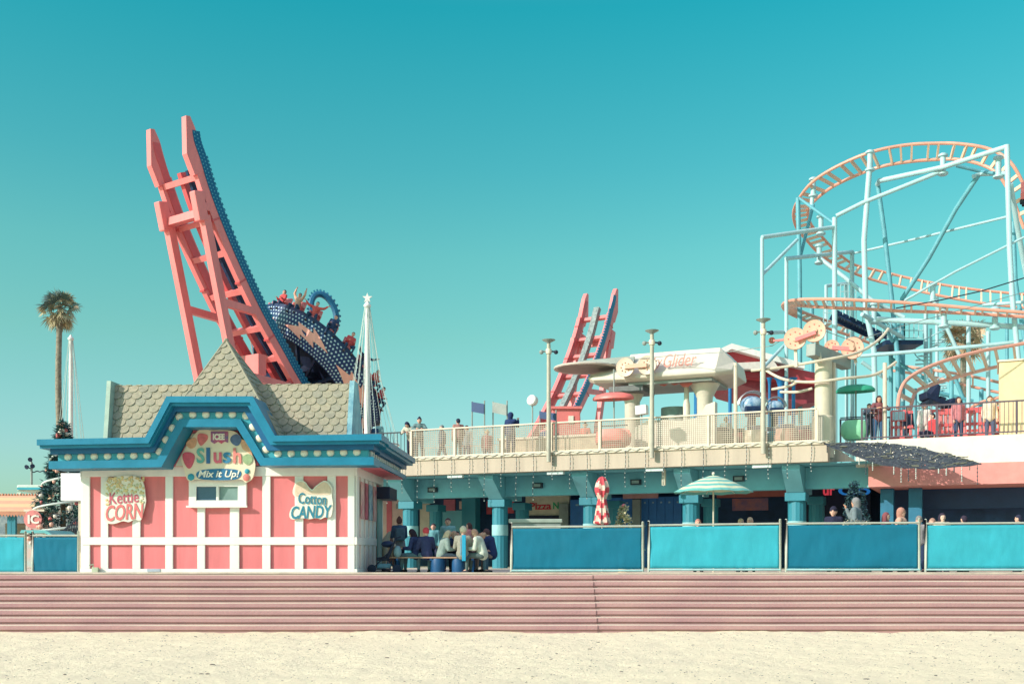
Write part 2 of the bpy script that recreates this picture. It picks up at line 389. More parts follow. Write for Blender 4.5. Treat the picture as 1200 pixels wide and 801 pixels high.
# side door and small awning on the right flank
m = MB(); m.box(.08, .12, 3.18, 3.92, .1, 2.45); m.build('door', mat('grey_green_door', rgb(150, 185, 180), .5, .08), kiosk, world=False)
m = MB(); m.box(.09, .5, 3.0, 4.5, 2.25, 2.62); m.build('awning', NAVYD, kiosk, bevel=.02, world=False)
# service window
wx0, wx1 = KF.x(222.5), KF.x(290); wz0, wz1 = K(250, 594.5)[1], K(250, 562)[1]
px0, px1 = KF.x(231), KF.x(280); pz0, pz1 = K(250, 586)[1], K(250, 570)[1]; pm = KF.x(256)
win = MB()
win.box(wx0, px0, -.10, -.002, wz0, wz1); win.box(px1, wx1, -.10, -.002, wz0, wz1); win.box(px0, px1, -.10, -.002, wz0, pz0); win.box(px0, px1, -.10, -.002, pz1, wz1); win.box(pm - .04, pm + .04, -.09, -.002, pz0, pz1)
wo = win.build('window', WHITE, kiosk, bevel=.012, world=False)
m = MB(); m.box(px0, pm - .04, -.03, -.004, pz0, pz1); m.build('pane', mat('dark_pane', rgb(75, 110, 135), .15, .1), wo, world=False)
m = MB(); m.box(pm + .04, px1, -.03, -.004, pz0, pz1); m.build('pane', mat('screen_pane', rgb(135, 165, 160), .4, .1), wo, world=False)
m = MB(); m.box(wx0 - .04, wx1 + .04, -.2, -.102, wz0 + .0, wz0 + .05); m.build('sill', WHITE, wo, world=False)
# cornice: bands that follow the raised gable
O = [(170, 512), (195, 464), (296, 464), (322, 510)]; I = [(189, 547), (215, 500), (277, 500), (305, 545)]
def lerp(a, b, t): return a + (b - a) * t
def level(t, off, xl, xr):
    pts = [(xl, lerp(514.5, 549, t))] + [(lerp(a[0], b[0], t), lerp(a[1], b[1], t)) for a, b in zip(O, I)] + [(xr, lerp(508, 544.5, t))]
    return [K(a, b, -off) for a, b in pts]
layers = [('cornice_cap', 0, .2, 1.25, 43, 447, TEAL), ('cornice_step', .2, .31, 1.17, 46.5, 444.5, TEAL), ('cornice_cove', .31, .5, .98, 59, 438, mat('deep_teal_paint', rgb(18, 105, 155), .45, .1)),
          ('bulb_band', .5, .74, .80, 68, 432, TEALL), ('fascia', .74, 1.0, .93, 57, 438, TEAL)]
lay = {}
for nm, t0, t1, off, xl, xr, mm in layers:
    up_, lo_ = level(t0, off, xl, xr), level(t1, off, xl, xr)
    m = MB()
    for i in range(5):
        m.prism([up_[i], up_[i + 1], lo_[i + 1], lo_[i]], -off, .0)
    zt = (up_[0][1] + up_[5][1]) / 2; zb = (lo_[0][1] + lo_[5][1]) / 2
    m.box(up_[0][0], up_[5][0], 0.001, DEP + off * .9, max(zb, 3.002) + (0.001 if t1 == 1 else 0), zt)
    lay[nm] = (up_, lo_, off)
    m.build(nm, mm, kiosk, world=False)
# soffit in pink under the overhang, then the gable infill
sx0 = level(1.0, .93, 57, 438)[0][0] + .04; gx0, gx1 = level(1.0, .9, 57, 438)[1][0], level(1.0, .9, 57, 438)[4][0]
m = MB(); m.box(sx0, gx0, -.90, -.081, 2.972, 2.999); m.box(gx1, .62, -.90, -.081, 2.972, 2.999); m.box(.081, .62, -.081, DEP + .6, 2.972, 2.999); m.box(sx0, kx0 - .081, -.081, DEP + .6, 2.972, 2.999)
m.build('soffit', PINKT, kiosk, world=False)
gi = level(1.0, 0.0, 57, 438); 
m = MB(); m.prism([gi[1], gi[2], gi[3], gi[4]], -.12, -.002); m.build('gable', PINKT, kiosk, world=False)
gc = [K(a, b, -.13) for a, b in ((206, 546), (226, 508), (266, 508), (291, 546))]
m = MB(); m.prism(gc, -.17, -.122); m.build('gable_panel', mat('sage_cream_panel', rgb(240, 236, 215)), kiosk, world=False)
# bulbs along the band
lv = level(.62, .80, 68, 432)
spots = []
def run(a, b, n, s=0, e=1):
    for i in range(n): t_ = lerp(s, e, i / max(1, n - 1)); spots.append((lerp(a[0], b[0], t_), lerp(a[1], b[1], t_)))
pl = lambda px: lv[0][0] + 0
def atx(px, py): return K(px, py, -.82)
for i in range(8): spots.append(atx(79.5 + 15.45 * i, lerp(535.3, 533.2, i / 7)) if i < 7 else atx(186.5, 528.6))
for px, py in ((194, 514.7), (201.8, 501), (210, 488), (225.7, 485.8), (241.2, 485.6), (256.8, 485.5), (272.4, 485.5), (288, 486.8), (295.8, 500.2), (303.6, 513.4), (311.3, 526.5)): spots.append(atx(px, py))
for i in range(7): spots.append(atx(325.7 + 15.4 * i, lerp(531.4, 529.5, i / 6)))
for x_, z_ in spots:
    m = MB(); m.lathe([(.104, 0), (.104, .02), (.095, .035), (.06, .05), (0, .055)], (x_, -.80, z_), 14, (0, -1, 0)); m.build('bulb', BULB, kiosk, smooth=True, world=False)
# dentils down the right return
m = MB()
zt, zb = lay['bulb_band'][0][5][1], lay['bulb_band'][1][5][1]; xr = lay['bulb_band'][0][5][0]
for i in range(16): y = -.6 + i * .33; m.box(xr + .001, xr + .05, y, y + .14, zb + .03, zt - .03)
m.build('side_bulb_rail', WHITE, kiosk, world=False)

# roof: fish-scale shingles laid as real plates
def clip(poly, lines):      # keep the left side of each (ax, ay, bx, by)
    for ax, ay, bx, by in lines:
        res = []; sd = lambda p: (bx - ax) * (p[1] - ay) - (by - ay) * (p[0] - ax)
        for i in range(len(poly)):
            p, q = poly[i], poly[(i + 1) % len(poly)]; a, b_ = sd(p), sd(q)
            if a >= 0: res.append(p)
            if (a >= 0) != (b_ >= 0): t_ = a / (a - b_); res.append((p[0] + (q[0] - p[0]) * t_, p[1] + (q[1] - p[1]) * t_))
        poly = res
        if len(poly) < 3: return []
    return poly
def scallops(m, org, u, v, W, H, region, sw=.29, sh=.235):   # region: ccw polygon in (u, v) metres
    org, u, v = Vector(org), Vector(u).normalized(), Vector(v).normalized(); nrm = u.cross(v).normalized()
    lines = [(*region[i], *region[(i + 1) % len(region)]) for i in range(len(region))]
    r = 0; y = -sh
    while y < H:
        x = -sw + (sw / 2 if r % 2 else 0)
        while x < W + sw:
            top = y + sh * 1.75
            pts = [(x + sw / 2 - .006, top), (x - sw / 2 + .006, top)]
            for k in range(9):
                a = math.pi + math.pi * k / 8; pts.append((x + math.cos(a) * (sw / 2 - .006), y + sh * .62 + math.sin(a) * sh * .62))
            pts = clip(pts, lines)
            if len(pts) >= 3:
                jit = random.uniform(-.003, .004)
                f = [org + u * a + v * b_ + nrm * (.055 + jit - .040 * (b_ - y) / (sh * 1.75)) for a, b_ in pts]
                g = [p - nrm * .022 for p in f]; k = len(f)
                m.add(f + g, [tuple(range(k)), tuple(range(2 * k - 1, k - 1, -1))] + [(i, (i + 1) % k, k + (i + 1) % k, k + i) for i in range(k)], random.choice((0, 0, 1, 2)))
            x += sw
        y += sh; r += 1
SH = [SHING, mat('shingle_warm', rgb(186, 178, 151, .82), .8, .14, 9, .3, 60), mat('shingle_cool', rgb(176, 173, 151, .78), .8, .14, 9, .3, 60)]
roof = thing('roof', None, None, (0, 0, 0), 0, local=True); roof.parent = kiosk
rb = -.15; rt = .75; z0r = K(250, 514, rb)[1] - .05
xa, ztop = K(135, 452, rt); xb, _ = K(410, 448, rt); xa0 = K(131, 514, rb)[0]; xb0 = K(406, 510, rb)[0]
pa = Vector((xa0, rb, z0r)); pb = Vector((xb0, rb, z0r)); pc = Vector((xb, rt, ztop)); pd = Vector((xa, rt, ztop))
back = 1.7
m = MB(); m.add([pa, pb, pc, pd, Vector((xa0, back, z0r)), Vector((xb0, back, z0r)), Vector((xb, back - .4, ztop)), Vector((xa, back - .4, ztop))], [(0, 1, 2, 3), (5, 4, 7, 6), (4, 0, 3, 7), (1, 5, 6, 2), (3, 2, 6, 7), (0, 4, 5, 1)])
m.build('mansard', SHINGD, roof, world=False)
vdir = Vector((0, rt - rb, ztop - z0r)); Hh = vdir.length; Wd = xb0 - xa0
m = MB(); scallops(m, pa, (1, 0, 0), vdir, Wd, Hh, [(0, 0), (Wd, 0), (Wd + (xb - xb0), Hh), (xa - xa0, Hh)]); m.build('mansard_shingles', SH, roof, world=False)
# parapet ends
for (x0_, x1_, s_) in ((xa0, xa, -1), (xb0, xb, 1)):
    m = MB(); w_ = (.12 if s_ < 0 else .14) * s_; pd_ = .3 if s_ < 0 else .03
    m.add([(x0_ + 0, rb - pd_, z0r), (x1_, rt - pd_, ztop + .10), (x1_ + w_, rt - pd_, ztop + .10), (x0_ + w_, rb - pd_, z0r),
           (x0_ + 0, back, z0r), (x1_, back - .4, ztop + .10), (x1_ + w_, back - .4, ztop + .10), (x0_ + w_, back, z0r)],
          [(0, 1, 2, 3), (7, 6, 5, 4), (0, 4, 5, 1), (2, 6, 7, 3), (1, 5, 6, 2), (0, 3, 7, 4)])
    m.build('parapet_end', mat('pale_green_parapet', rgb(180, 205, 185), .6, .1) if s_ < 0 else mat('pale_aqua_parapet', rgb(170, 215, 215), .5, .25, 3, c2=rgb(90, 150, 170)), roof, world=False)
# pyramid
pz = z0r - .05; pyb = -.95; apex = Vector((0, 0, 0)); pyd = .95
ax_, az_ = K(265, 400, pyd); apex = Vector((ax_, pyd, az_))
bl = Vector((K(181, 512, pyb)[0], pyb, pz)); br = Vector((K(329, 510, pyb)[0], pyb, pz))
cl_ = Vector((bl.x, 3.4, pz)); crr = Vector((br.x, 3.4, pz))
zc_ = K(250, 480, -pyb)[1]; fl = bl.lerp(apex, (zc_ - pz) / (apex.z - pz)); fr_ = br.lerp(apex, (zc_ - pz) / (apex.z - pz))
m = MB(); m.add([fl, fr_, br, crr, cl_, bl, apex, fl + Vector((0, 1.2, 0)), fr_ + Vector((0, 1.2, 0))], [(0, 1, 6), (1, 2, 3, 6), (3, 4, 6), (4, 5, 0, 6), (0, 7, 8, 1)]); m.build('pyramid', SHINGD, roof, world=False)
m = MB()
def tri_face(p, q):
    u = (q - p).normalized(); e_ = apex - p; v = (e_ - u * e_.dot(u)); H_ = v.length; ax2 = e_.dot(u)
    fz = ((zc_ - pz) / (apex.z - pz)) if p is bl else 0; W__ = (q - p).length; scallops(m, p, u, v, W__, H_, [(ax2 * fz, H_ * fz), (W__ + (ax2 - W__) * fz, H_ * fz), (ax2, H_)])
tri_face(bl, br); tri_face(br, crr); tri_face(cl_, bl)
m.build('pyramid_shingles', SH, roof, world=False)
m = MB()
for q in (bl, br, crr, cl_): m.tube([q, apex + Vector((0, 0, .03))], .045, 6)
m.ball(apex + Vector((0, 0, .02)), .08, 8); m.build('ridge_cap', RIDGE, roof, world=False)
# the faded poster strip hung at the right end of the roof
# small sprinkler and vent at the foot of the wall
m = MB(); m.box(KF.x(111), KF.x(118), -.2, -.09, .02, .18); m.tube([(KF.x(112), -.15, .18), (KF.x(112), -.15, .26), (KF.x(108), -.2, .24)], .02, 6); m.build('water_tap', mat('tap_grey', rgb(210, 220, 190), .5), kiosk, world=False)
m = MB(); m.box(KF.x(174), KF.x(189), -.10, -.081, .06, .14); m.build('vent', mat('vent_grey', rgb(190, 200, 215)), kiosk, world=False)
m = MB()
for i, (y0, y1, c) in enumerate(((.45, .95, 0), (1.1, 1.55, 1), (1.75, 2.3, 2), (2.5, 3.0, 0))): m.box(.08, .095, y0, y1, 1.55, 2.6, c)
m.build('poster', [mat('poster_a', rgb(225, 205, 190), .5, .45, 4, c2=rgb(215, 110, 130)), mat('poster_b', rgb(220, 110, 130), .5, .3, 4), mat('poster_c', rgb(200, 215, 205), .5, .5, 5, c2=rgb(50, 120, 170))], kiosk, world=False)

# ------------------------------------------------------------------ signs on the kiosk front
def kp(px, py, off): x, z = K(px, py, -off); return (x, z)
def sign_poly(img, ox, oy, sc, off): return [kp(ox + a / sc, oy + b / sc, off) for a, b in img]
def smooth_poly(pts, n=5):
    res = []; k = len(pts)
    for i in range(k):
        p0, p1, p2, p3 = [Vector(pts[(i + j - 1) % k]) for j in range(4)]
        for s in range(n):
            t = s / n; res.append(tuple(.5 * ((2 * p1) + (-p0 + p2) * t + (2 * p0 - 5 * p1 + 4 * p2 - p3) * t * t + (-p0 + 3 * p1 - 3 * p2 + p3) * t ** 3)))
    return res
def txt(name, s, pc, w_, h_, off, m_, parent, bold=.0, shear=0, tilt=0, depth=.012):
    x, z = kp(pc[0], pc[1], off); sc = 42.0
    text_mb(s, x, z, w_ / sc, h_ / sc, -off - depth, depth, bold, shear, tilt=tilt).build(name, m_, parent, world=False)
def kiosk_thing(name, label, cat, px, py): 
    return thing(name, label, cat, KF.loc(), KF.th, local=True)
SW = mat('sign_white', rgb(252, 248, 232), .5, .04)
kc = kiosk_thing('food_sign', 'cut-out popcorn sign reading Kettle CORN on the left of the pink kiosk front', 'sign', 140, 590)
kpoly = smooth_poly(sign_poly([(180, 180), (190, 140), (240, 115), (300, 98), (380, 98), (430, 120), (452, 160), (462, 230), (464, 280), (445, 350), (430, 395), (385, 392), (350, 408), (310, 402), (250, 420), (200, 412), (186, 380), (192, 320), (212, 280), (200, 230)], 90, 540, 5.72, .1), 4)
m = MB(); m.prism(kpoly, -.13, -.082); m.build('board', SW, kc, world=False)
m = MB(); 
for i in range(190):
    a, b_ = random.uniform(195, 450), random.uniform(105, 290)
    if b_ > 215 and 215 < a < 420 : continue
    x, z = kp(90 + a / 5.72, 540 + b_ / 5.72, .14); m.ball((x, -.135, z), random.uniform(.025, .05), 6, (1, .5, .9), random.choice((0, 0, 1, 2)))
tag(m.build('popcorn', [mat('popcorn_cream', rgb(245, 222, 165)), mat('popcorn_tan', rgb(238, 208, 160)), mat('popcorn_green', rgb(225, 228, 190))], kc, smooth=True, world=False), kind='stuff')
LP = mat('letter_pink', rgb(240, 128, 128), .5, .04); 
txt('lettering', 'Kettle', (145.5, 582.5), 35, 14, .135, mat('letter_rose', rgb(225, 110, 130), .5), kc, .008, 0, R(4)); txt('lettering', 'CORN', (146, 599.5), 45, 19, .135, LP, kc, .02, .1, R(5))
cc = kiosk_thing('food_sign', 'cut-out cloud sign reading Cotton CANDY in teal on the right of the kiosk front', 'sign', 366, 590)
cpoly = smooth_poly(sign_poly([(150, 150), (180, 132), (215, 138), (240, 172), (265, 190), (290, 165), (340, 132), (372, 142), (398, 180), (395, 230), (402, 290), (390, 370), (350, 375), (320, 388), (290, 382), (240, 388), (200, 382), (130, 390), (110, 360), (128, 310), (165, 290), (155, 250), (132, 210)], 320, 540, 5.72, .1), 4)
m = MB(); m.prism(cpoly, -.13, -.082); m.build('board', SW, cc, world=False)
m = MB(); m.prism(smooth_poly(sign_poly([(155, 155), (180, 140), (212, 146), (238, 180), (262, 200), (290, 175), (335, 142), (365, 150), (388, 185), (384, 220), (330, 225), (250, 222), (190, 215), (172, 235), (150, 225)], 320, 540, 5.72, .1), 4), -.142, -.131); m.build('cotton_candy', mat('candy_peach', rgb(250, 222, 195), .7, .1, 6, .6, 20), cc, world=False)
LT = mat('letter_teal', rgb(50, 140, 165), .5, .04)
txt('lettering', 'Cotton', (366, 584), 33, 13, .145, LT, cc, .01, .1, R(-3)); txt('lettering', 'CANDY', (365, 599.5), 48, 15, .135, LT, cc, .02, .15, R(2))
ss = kiosk_thing('drink_sign', 'cut-out fruit sign reading Slush Mix it Up above the service window', 'sign', 255, 535)
spoly = smooth_poly(sign_poly([(110, 330), (150, 250), (200, 185), (240, 152), (310, 160), (450, 160), (520, 180), (565, 235), (620, 310), (662, 400), (662, 470), (640, 540), (590, 568), (550, 545), (380, 555), (200, 545), (160, 560), (130, 535), (105, 450), (85, 380)], 200, 480, 6.675, .18), 4)
m = MB(); m.prism(spoly, -.24, -.18); m.build('board', mat('sign_peach', rgb(252, 236, 206), .5, .06, 2), ss, world=False)
def sp(a, b_): return kp(200 + a / 6.675, 480 + b_ / 6.675, .24)
def blob(name, pts, c, y0=-.262, y1=-.241, mm=None):
    m = MB(); m.prism(smooth_poly([sp(a, b_) for a, b_ in pts], 4), y0, y1); m.build(name, mm or mat('ink_%d_%d_%d' % c, rgb(*c), .5, .15, 8), ss, world=False)
blob('strawberry', [(215, 195), (240, 185), (285, 195), (290, 225), (265, 260), (235, 280), (212, 240)], (240, 130, 130))
blob('strawberry', [(95, 345), (140, 330), (185, 350), (185, 395), (160, 450), (135, 455), (105, 410)], (235, 105, 125))
blob('blueberry', [(475, 210), (510, 190), (545, 205), (552, 245), (525, 280), (490, 270), (468, 240)], (100, 125, 165))
blob('lime', [(565, 365), (610, 345), (640, 370), (635, 410), (600, 430), (570, 405)], (175, 200, 150))
blob('drink_splash', [(190, 290), (150, 300), (120, 260), (180, 215), (205, 240)], (250, 190, 150), -.250); blob('drink_splash', [(560, 300), (600, 330), (640, 350), (590, 250), (550, 235)], (250, 190, 150), -.250)
m = MB(); 
for (a, b_, r_, c_) in ((160, 525, .095, 0), (598, 480, .07, 0), (592, 528, .1, 1)): x, z = sp(a, b_); m = MB(); m.lathe([(r_, 0), (r_, .02), (r_ * .6, .04), (0, .045)], (x, -.241, z), 14, (0, -1, 0)); m.build('slush_ball', [mat('ink_aqua', rgb(60, 170, 190)), mat('ink_coral', rgb(245, 140, 130))][c_], ss, smooth=True, world=False)
x0_, z0_ = sp(315, 265); x1_, z1_ = sp(450, 168)
m = MB(); m.prism([(x0_, z0_ + .06), (x0_ + .1, z0_), (x0_ + .2, z0_ + .06), (x0_ + .3, z0_), (x1_ - .1, z0_ + .06), (x1_, z0_ + .03), (x1_, z1_), (x0_, z1_)], -.258, -.241)
m.build('logo_patch', mat('logo_stripe', rgb(225, 85, 110), .5, .2, 3, c2=rgb(60, 110, 160)), ss, world=False)
txt('lettering', 'ICEE', (256.5, 511.5), 14, 7.5, .26, SW, ss, .05)
for ch, px, c, h_ in (('S', 235, (110, 190, 175), 18), ('l', 244, (50, 110, 160), 18.5), ('u', 255, (235, 110, 130), 13), ('s', 266, (60, 140, 180), 13), ('h', 278, (250, 150, 140), 18)):
    txt('lettering', ch, (px, 533.5 if h_ > 15 else 536), 9.5 if ch != 'l' else 4.5, h_, .262, mat('ink_%d_%d_%d' % c, rgb(*c), .5, .1), ss, .025)
blob('banner', [(205, 490), (260, 468), (380, 460), (500, 465), (550, 485), (545, 520), (500, 545), (380, 550), (260, 545), (210, 528)], (45, 125, 170), -.256)
txt('lettering', 'Mix it Up!', (256.5, 556), 49, 10.5, .258, SW, ss, .02, .25)
# ------------------------------------------------------------------ coral half-pipe ride: two curling ladder towers and a spinning dish
GA = Vector((-15.6, 50, 0)); TD = Vector((.58, .815, 0)); TG = Vector((.815, -.58, 0)); TL = 38.0
ZS = [(0, 20.2), (.12, 19.5), (.45, 18.8), (1.1, 17.3), (2.1, 15.5), (3.13, 13.9), (4.2, 12.4), (5.6, 10.7), (6.9, 9.2), (9, 7.3), (12, 5.7), (15.5, 4.9), (19, 4.6)]
def crv(pts, n):        # catmull-rom through (a, b) pairs
    res = []
    for i in range(len(pts) - 1):
        p = [Vector(pts[max(0, min(len(pts) - 1, i + j))]) for j in (-1, 0, 1, 2)]
        for s in range(n):
            t = s / n; res.append(.5 * ((2 * p[1]) + (-p[0] + p[2]) * t + (2 * p[0] - 5 * p[1] + 4 * p[2] - p[3]) * t * t + (-p[0] + 3 * p[1] - 3 * p[2] + p[3]) * t ** 3))
    res.append(Vector(pts[-1])); return res
half = crv(ZS, 4)
prof = half + [Vector((TL - p.x, p.y)) for p in reversed(half[:-1])]
ride = thing('half_pipe_ride', 'coral half-pipe ride with two curling ladder towers and a navy dotted dish', 'amusement ride', tuple(GA + TD * 19))
def p3(s, z, g=0.0, nn=0.0, i=None):
    p = GA + TD * s + TG * g + Vector((0, 0, z)); return p
def nrm_at(i):
    a, b_ = prof[max(0, i - 1)], prof[min(len(prof) - 1, i + 1)]; t = Vector((b_.x - a.x, b_.y - a.y)).normalized()
    n2 = Vector((-t.y, t.x))          # to the concave side
    return TD * n2.x + Vector((0, 0, n2.y)), TD * t.x + Vector((0, 0, t.y))
def ribbon(i0, i1, g, wg, n0, n1, uv=None, serr=0):      # box-section sweep, wg across the gauge, from n0 to n1 along the inward normal
    m = MB(); o = 0; L_ = 0; last = None
    for i in range(i0, i1 + 1):
        nv, tv = nrm_at(i); c = GA + TD * prof[i].x + Vector((0, 0, prof[i].y))
        for gg, q in ((g - wg / 2, n0), (g + wg / 2, n0), (g + wg / 2, n1), (g - wg / 2, n1)): m.v.append(c + TG * gg + nv * q)
    k = i1 - i0
    for i in range(k):
        seg = (prof[i0 + i + 1] - prof[i0 + i]).length
        for j in range(4):
            m.f.append([i * 4 + j, i * 4 + (j + 1) % 4, (i + 1) * 4 + (j + 1) % 4, (i + 1) * 4 + j]); m.m.append(0)
            if uv: m.uv[len(m.f) - 1] = [(L_ * uv, 0), (L_ * uv, abs(n1 - n0) * uv), ((L_ + seg) * uv, abs(n1 - n0) * uv), ((L_ + seg) * uv, 0)]
        L_ += seg
    m.f.append([0, 3, 2, 1]); m.f.append([k * 4 + j for j in range(4)]); m.m += [0, 0]
    return m
NP = len(prof) - 1
for g in (-1.3, 1.3):
    ribbon(9, NP - 9, g, .30, -.72, .0).build('rail_girder', CORAL, ride)
for g in (-1.3, 1.3):
    ribbon(2, NP - 2, g + .167, .03, -.30 if g > 0 else -.5, .12 if g > 0 else -.1, uv=6).build('lit_edge_panel' if g > 0 else 'shaded_side_plate', DOTT if g > 0 else CORALD, ride)  # left plate: deeper coral paints in shade on the face turned from the sun
# serrated rib plates behind the lit edge
m = MB()
for i in range(8, NP - 8):
    for q in (0, .5):
        nv, tv = nrm_at(i); pa_ = prof[i].lerp(prof[i + 1], q); c = GA + TD * pa_.x + Vector((0, 0, pa_.y)) + TG * 1.43
        m.bar(c + nv * .1, c + nv * .19, .10, .12, up=tv)
tag(m.build('edge_lamps', mat('edge_lamp', rgb(40, 130, 165), .4), ride), kind='stuff')
ribbon(9, NP // 2, 0, .26, -.5, -.15).build('drive_beam', CORALD, ride)
ribbon(NP // 2 + 1, NP - 6, 0, .46, -.45, -.1).build('drive_rack', mat('rack_grey', rgb(165, 182, 178), .5, .3, 5), ride)
m = ribbon(9, 46, .55, .16, -.5, -.2); m.build('cable_tray', NAVY, ride)
# cross bars
acc = 0; last = 0
for i in range(5, NP - 4):
    seg = (prof[i] - prof[i - 1]).length; acc += seg
    if acc > 1.45:
        acc = 0; nv, tv = nrm_at(i); c = GA + TD * prof[i].x + Vector((0, 0, prof[i].y)) - nv * .52
        m = MB(); m.bar(c - TG * 1.14, c + TG * 1.14, .26, .28, up=nv); m.build('cross_bar', CORAL, ride)
# bolted flanges where the rail segments meet
acc = 0
for i in range(5, NP - 4):
    seg = (prof[i] - prof[i - 1]).length; acc += seg
    if acc > 2.9:
        acc = 0; nv, tv = nrm_at(i); c = GA + TD * prof[i].x + Vector((0, 0, prof[i].y)) - nv * .375
        for g in (-1.3, 1.3): m = MB(); m.bar(c + TG * (g - .17), c + TG * (g + .165), .09, .82, up=nv); m.build('flange', CORALD, ride)
# heads at the very top
for e_ in (0, 1):
    s_ = 0 if e_ == 0 else TL
    for g in (-1.3, 1.3):
        sg = 1 if e_ == 0 else -1
        m = MB(); q = GA + TD * (s_ - sg * .45) + TG * g
        z0_, z1_ = 18.4, 20.45
        vs = [q + TD * sg * a + Vector((0, 0, z)) + TG * gg for gg in (-.16, .16) for a, z in ((-.10, z0_ + .3), (-.14, z1_ - .05), (.08, z1_), (.36, z1_ - .45), (1.0, z0_ - .15), (.35, z0_ - .55))]
        m.add(vs, [tuple(range(6)), tuple(range(11, 5, -1))] + [(i, 6 + i, 6 + (i + 1) % 6, (i + 1) % 6) for i in range(6)]); m.build('rail_head', CORAL, ride)
# supporting portals and legs on the outer side
for e_ in (0, 1):
    def T(s, z, g): return GA + TD * (s if e_ == 0 else TL - s) + TG * g + Vector((0, 0, z))
    dd = TD * (1 if e_ == 0 else -1)
    for g in (-1.3, 1.3):
        m = MB(); m.bar(T(.10, 17.2, g), T(.42, 15.9, g), .40, .55, up=dd); m.build('portal_head', CORAL, ride, bevel=.05)
        m = MB(); m.bar(T(.55, 16.2, g), T(4.6, 0, g), .36, .40, up=dd); m.build('support_leg', CORAL, ride)
        m = MB(); m.bar(T(.45, 16.6, g), T(1.5, 16.6, g), .3, .34); m.build('portal_arm', CORAL, ride)
    for s_, z_ in ((.5, 16.3),):
        m = MB(); m.bar(T(s_, z_, -1.08), T(s_, z_, 1.08), .36, .36); m.build('portal_beam', CORAL, ride)
    for s0, z0_, s1, z1_ in ((2.45, 9.2, 6.5, 9.4), (3.3, 5.6, 9.2, 6.9), (1.6, 12.4, 3.6, 12.8)):
        for g in (-1.3, 1.3):
            m = MB(); m.bar(T(s0, z0_, g), T(s1, z1_ - .5, g), .3, .34); m.build('strut', CORAL, ride)
    for g in (-1.3, 1.3):
        m = MB(); m.bar(T(2.6, 9.2, g), T(5.9, 6.0, g), .26, .3); m.bar(T(3.2, 6.4, g), T(6.0, 9.4, g), .2, .24); m.build('brace', CORALD, ride)
        m = MB(); m.bar(T(8.5, 0, g), T(8.0, 7.2, g), .45, .45); m.build('post', CORAL, ride)
    m = MB(); m.bar(T(7.6, 7.2, -1.3), T(7.6, 7.2, 1.3), .5, .9); m.build('portal_beam', CORAL, ride)
    m = MB(); m.bar(T(4.3, 9.9, -1.0), T(4.3, 9.9, 1.0), .5, 1.0); m.build('gusset_box', CORAL, ride)
# the dish
DC = P(372, 436, 58.0); dn = Vector((.58, .46, .68)).normalized()
du = dn.cross(Vector((0, 0, 1))).normalized(); dv = dn.cross(du).normalized()
RD = 4.35
m = MB(); m.lathe([(3.35, -1.3), (3.65, -1.1), (3.95, -.82), (4.2, -.48), (RD, -.18)], DC, 64, dn, uvn=(126, 8)); m.f = m.f[:-2]; m.m = m.m[:-2]
dish = m.build('dish_skirt', DOTS, ride, smooth=True)
m = MB(); m.lathe([(3.35, -1.302), (2.6, -.7), (1.6, -.5), (.9, -.6), (.8, -2.0), (.45, -2.3), (0, -2.3)], DC, 40, dn); m.f = m.f[:-1]; m.m = m.m[:-1]; m.build('underside', NAVYD, ride, smooth=True)
for k in range(16):
    a = 2 * math.pi * k / 16; ra = du * math.cos(a) + dv * math.sin(a)
    m = MB(); m.bar(DC + ra * .7 - dn * 1.35, DC + ra * 3.2 - dn * 1.15, .12, .2, up=dn); m.build('rib', NAVY, ride)
m = MB(); m.lathe([(RD, -.181), (RD + .05, -.05), (RD - .1, .05), (2.6, .0), (1.2, .25), (0, .35)], DC, 64, dn); m.f = m.f[:-1]; m.m = m.m[:-1]; m.build('deck', NAVY, ride, smooth=True)
# lightning bolts on the skirt
bolt = [(0, 0), (.34, .20), (.30, .06), (.60, .24), (.55, .10), (1.0, .30), (.66, -.06), (.70, .08), (.38, -.14), (.42, .0)]
prf = [(3.35, -1.3), (3.65, -1.1), (3.95, -.82), (4.2, -.48), (RD, -.18)]
def cone(a, h):          # h: 0..1 across the skirt
    h = max(0, min(1, h)); q = h * 4; i = min(3, int(q)); t_ = q - i
    r_ = lerp(prf[i][0], prf[i + 1][0], t_); hh = lerp(prf[i][1], prf[i + 1][1], t_)
    nv = (dn * -.72) + (du * math.cos(a) + dv * math.sin(a)) * .6
    return DC + (du * math.cos(a) + dv * math.sin(a)) * r_ + dn * hh + nv.normalized() * .035
BOLT = mat('bolt_coral', rgb(255, 185, 165, 1.0), .45, .05)
camv = (-DC).normalized()
a_up = math.atan2(Vector((0, 0, 1)).dot(dv) * 1.0, Vector((0, 0, 1)).dot(du))
for k in range(7):
    a0_ = a_up + (k - 3.4) * .90
    f = lambda x, y: cone(a0_ + x * .72, .42 + y * 1.15)
    pts = [(0, .02), (.30, .14), (.25, .24), (.60, .20), (.54, .34), (1.0, .06), (.66, .04), (.74, -.10), (.38, -.02), (.44, -.14)]
    poly2 = pts
    m = MB(); cen = f(.5, .06); vs = [f(*p) for p in poly2]
    fine = []
    for i in range(len(poly2)):
        a, b_ = poly2[i], poly2[(i + 1) % len(poly2)]
        for q in range(3): fine.append(f(lerp(a[0], b_[0], q / 3), lerp(a[1], b_[1], q / 3)))
    back = [v - (cen - DC).normalized() * .03 for v in fine]; kk = len(fine)
    m.add(fine + back, [tuple(range(kk))] + [(i, kk + i, kk + (i + 1) % kk, (i + 1) % kk) for i in range(kk)])
    m.build('lightning_bolt', BOLT, ride)
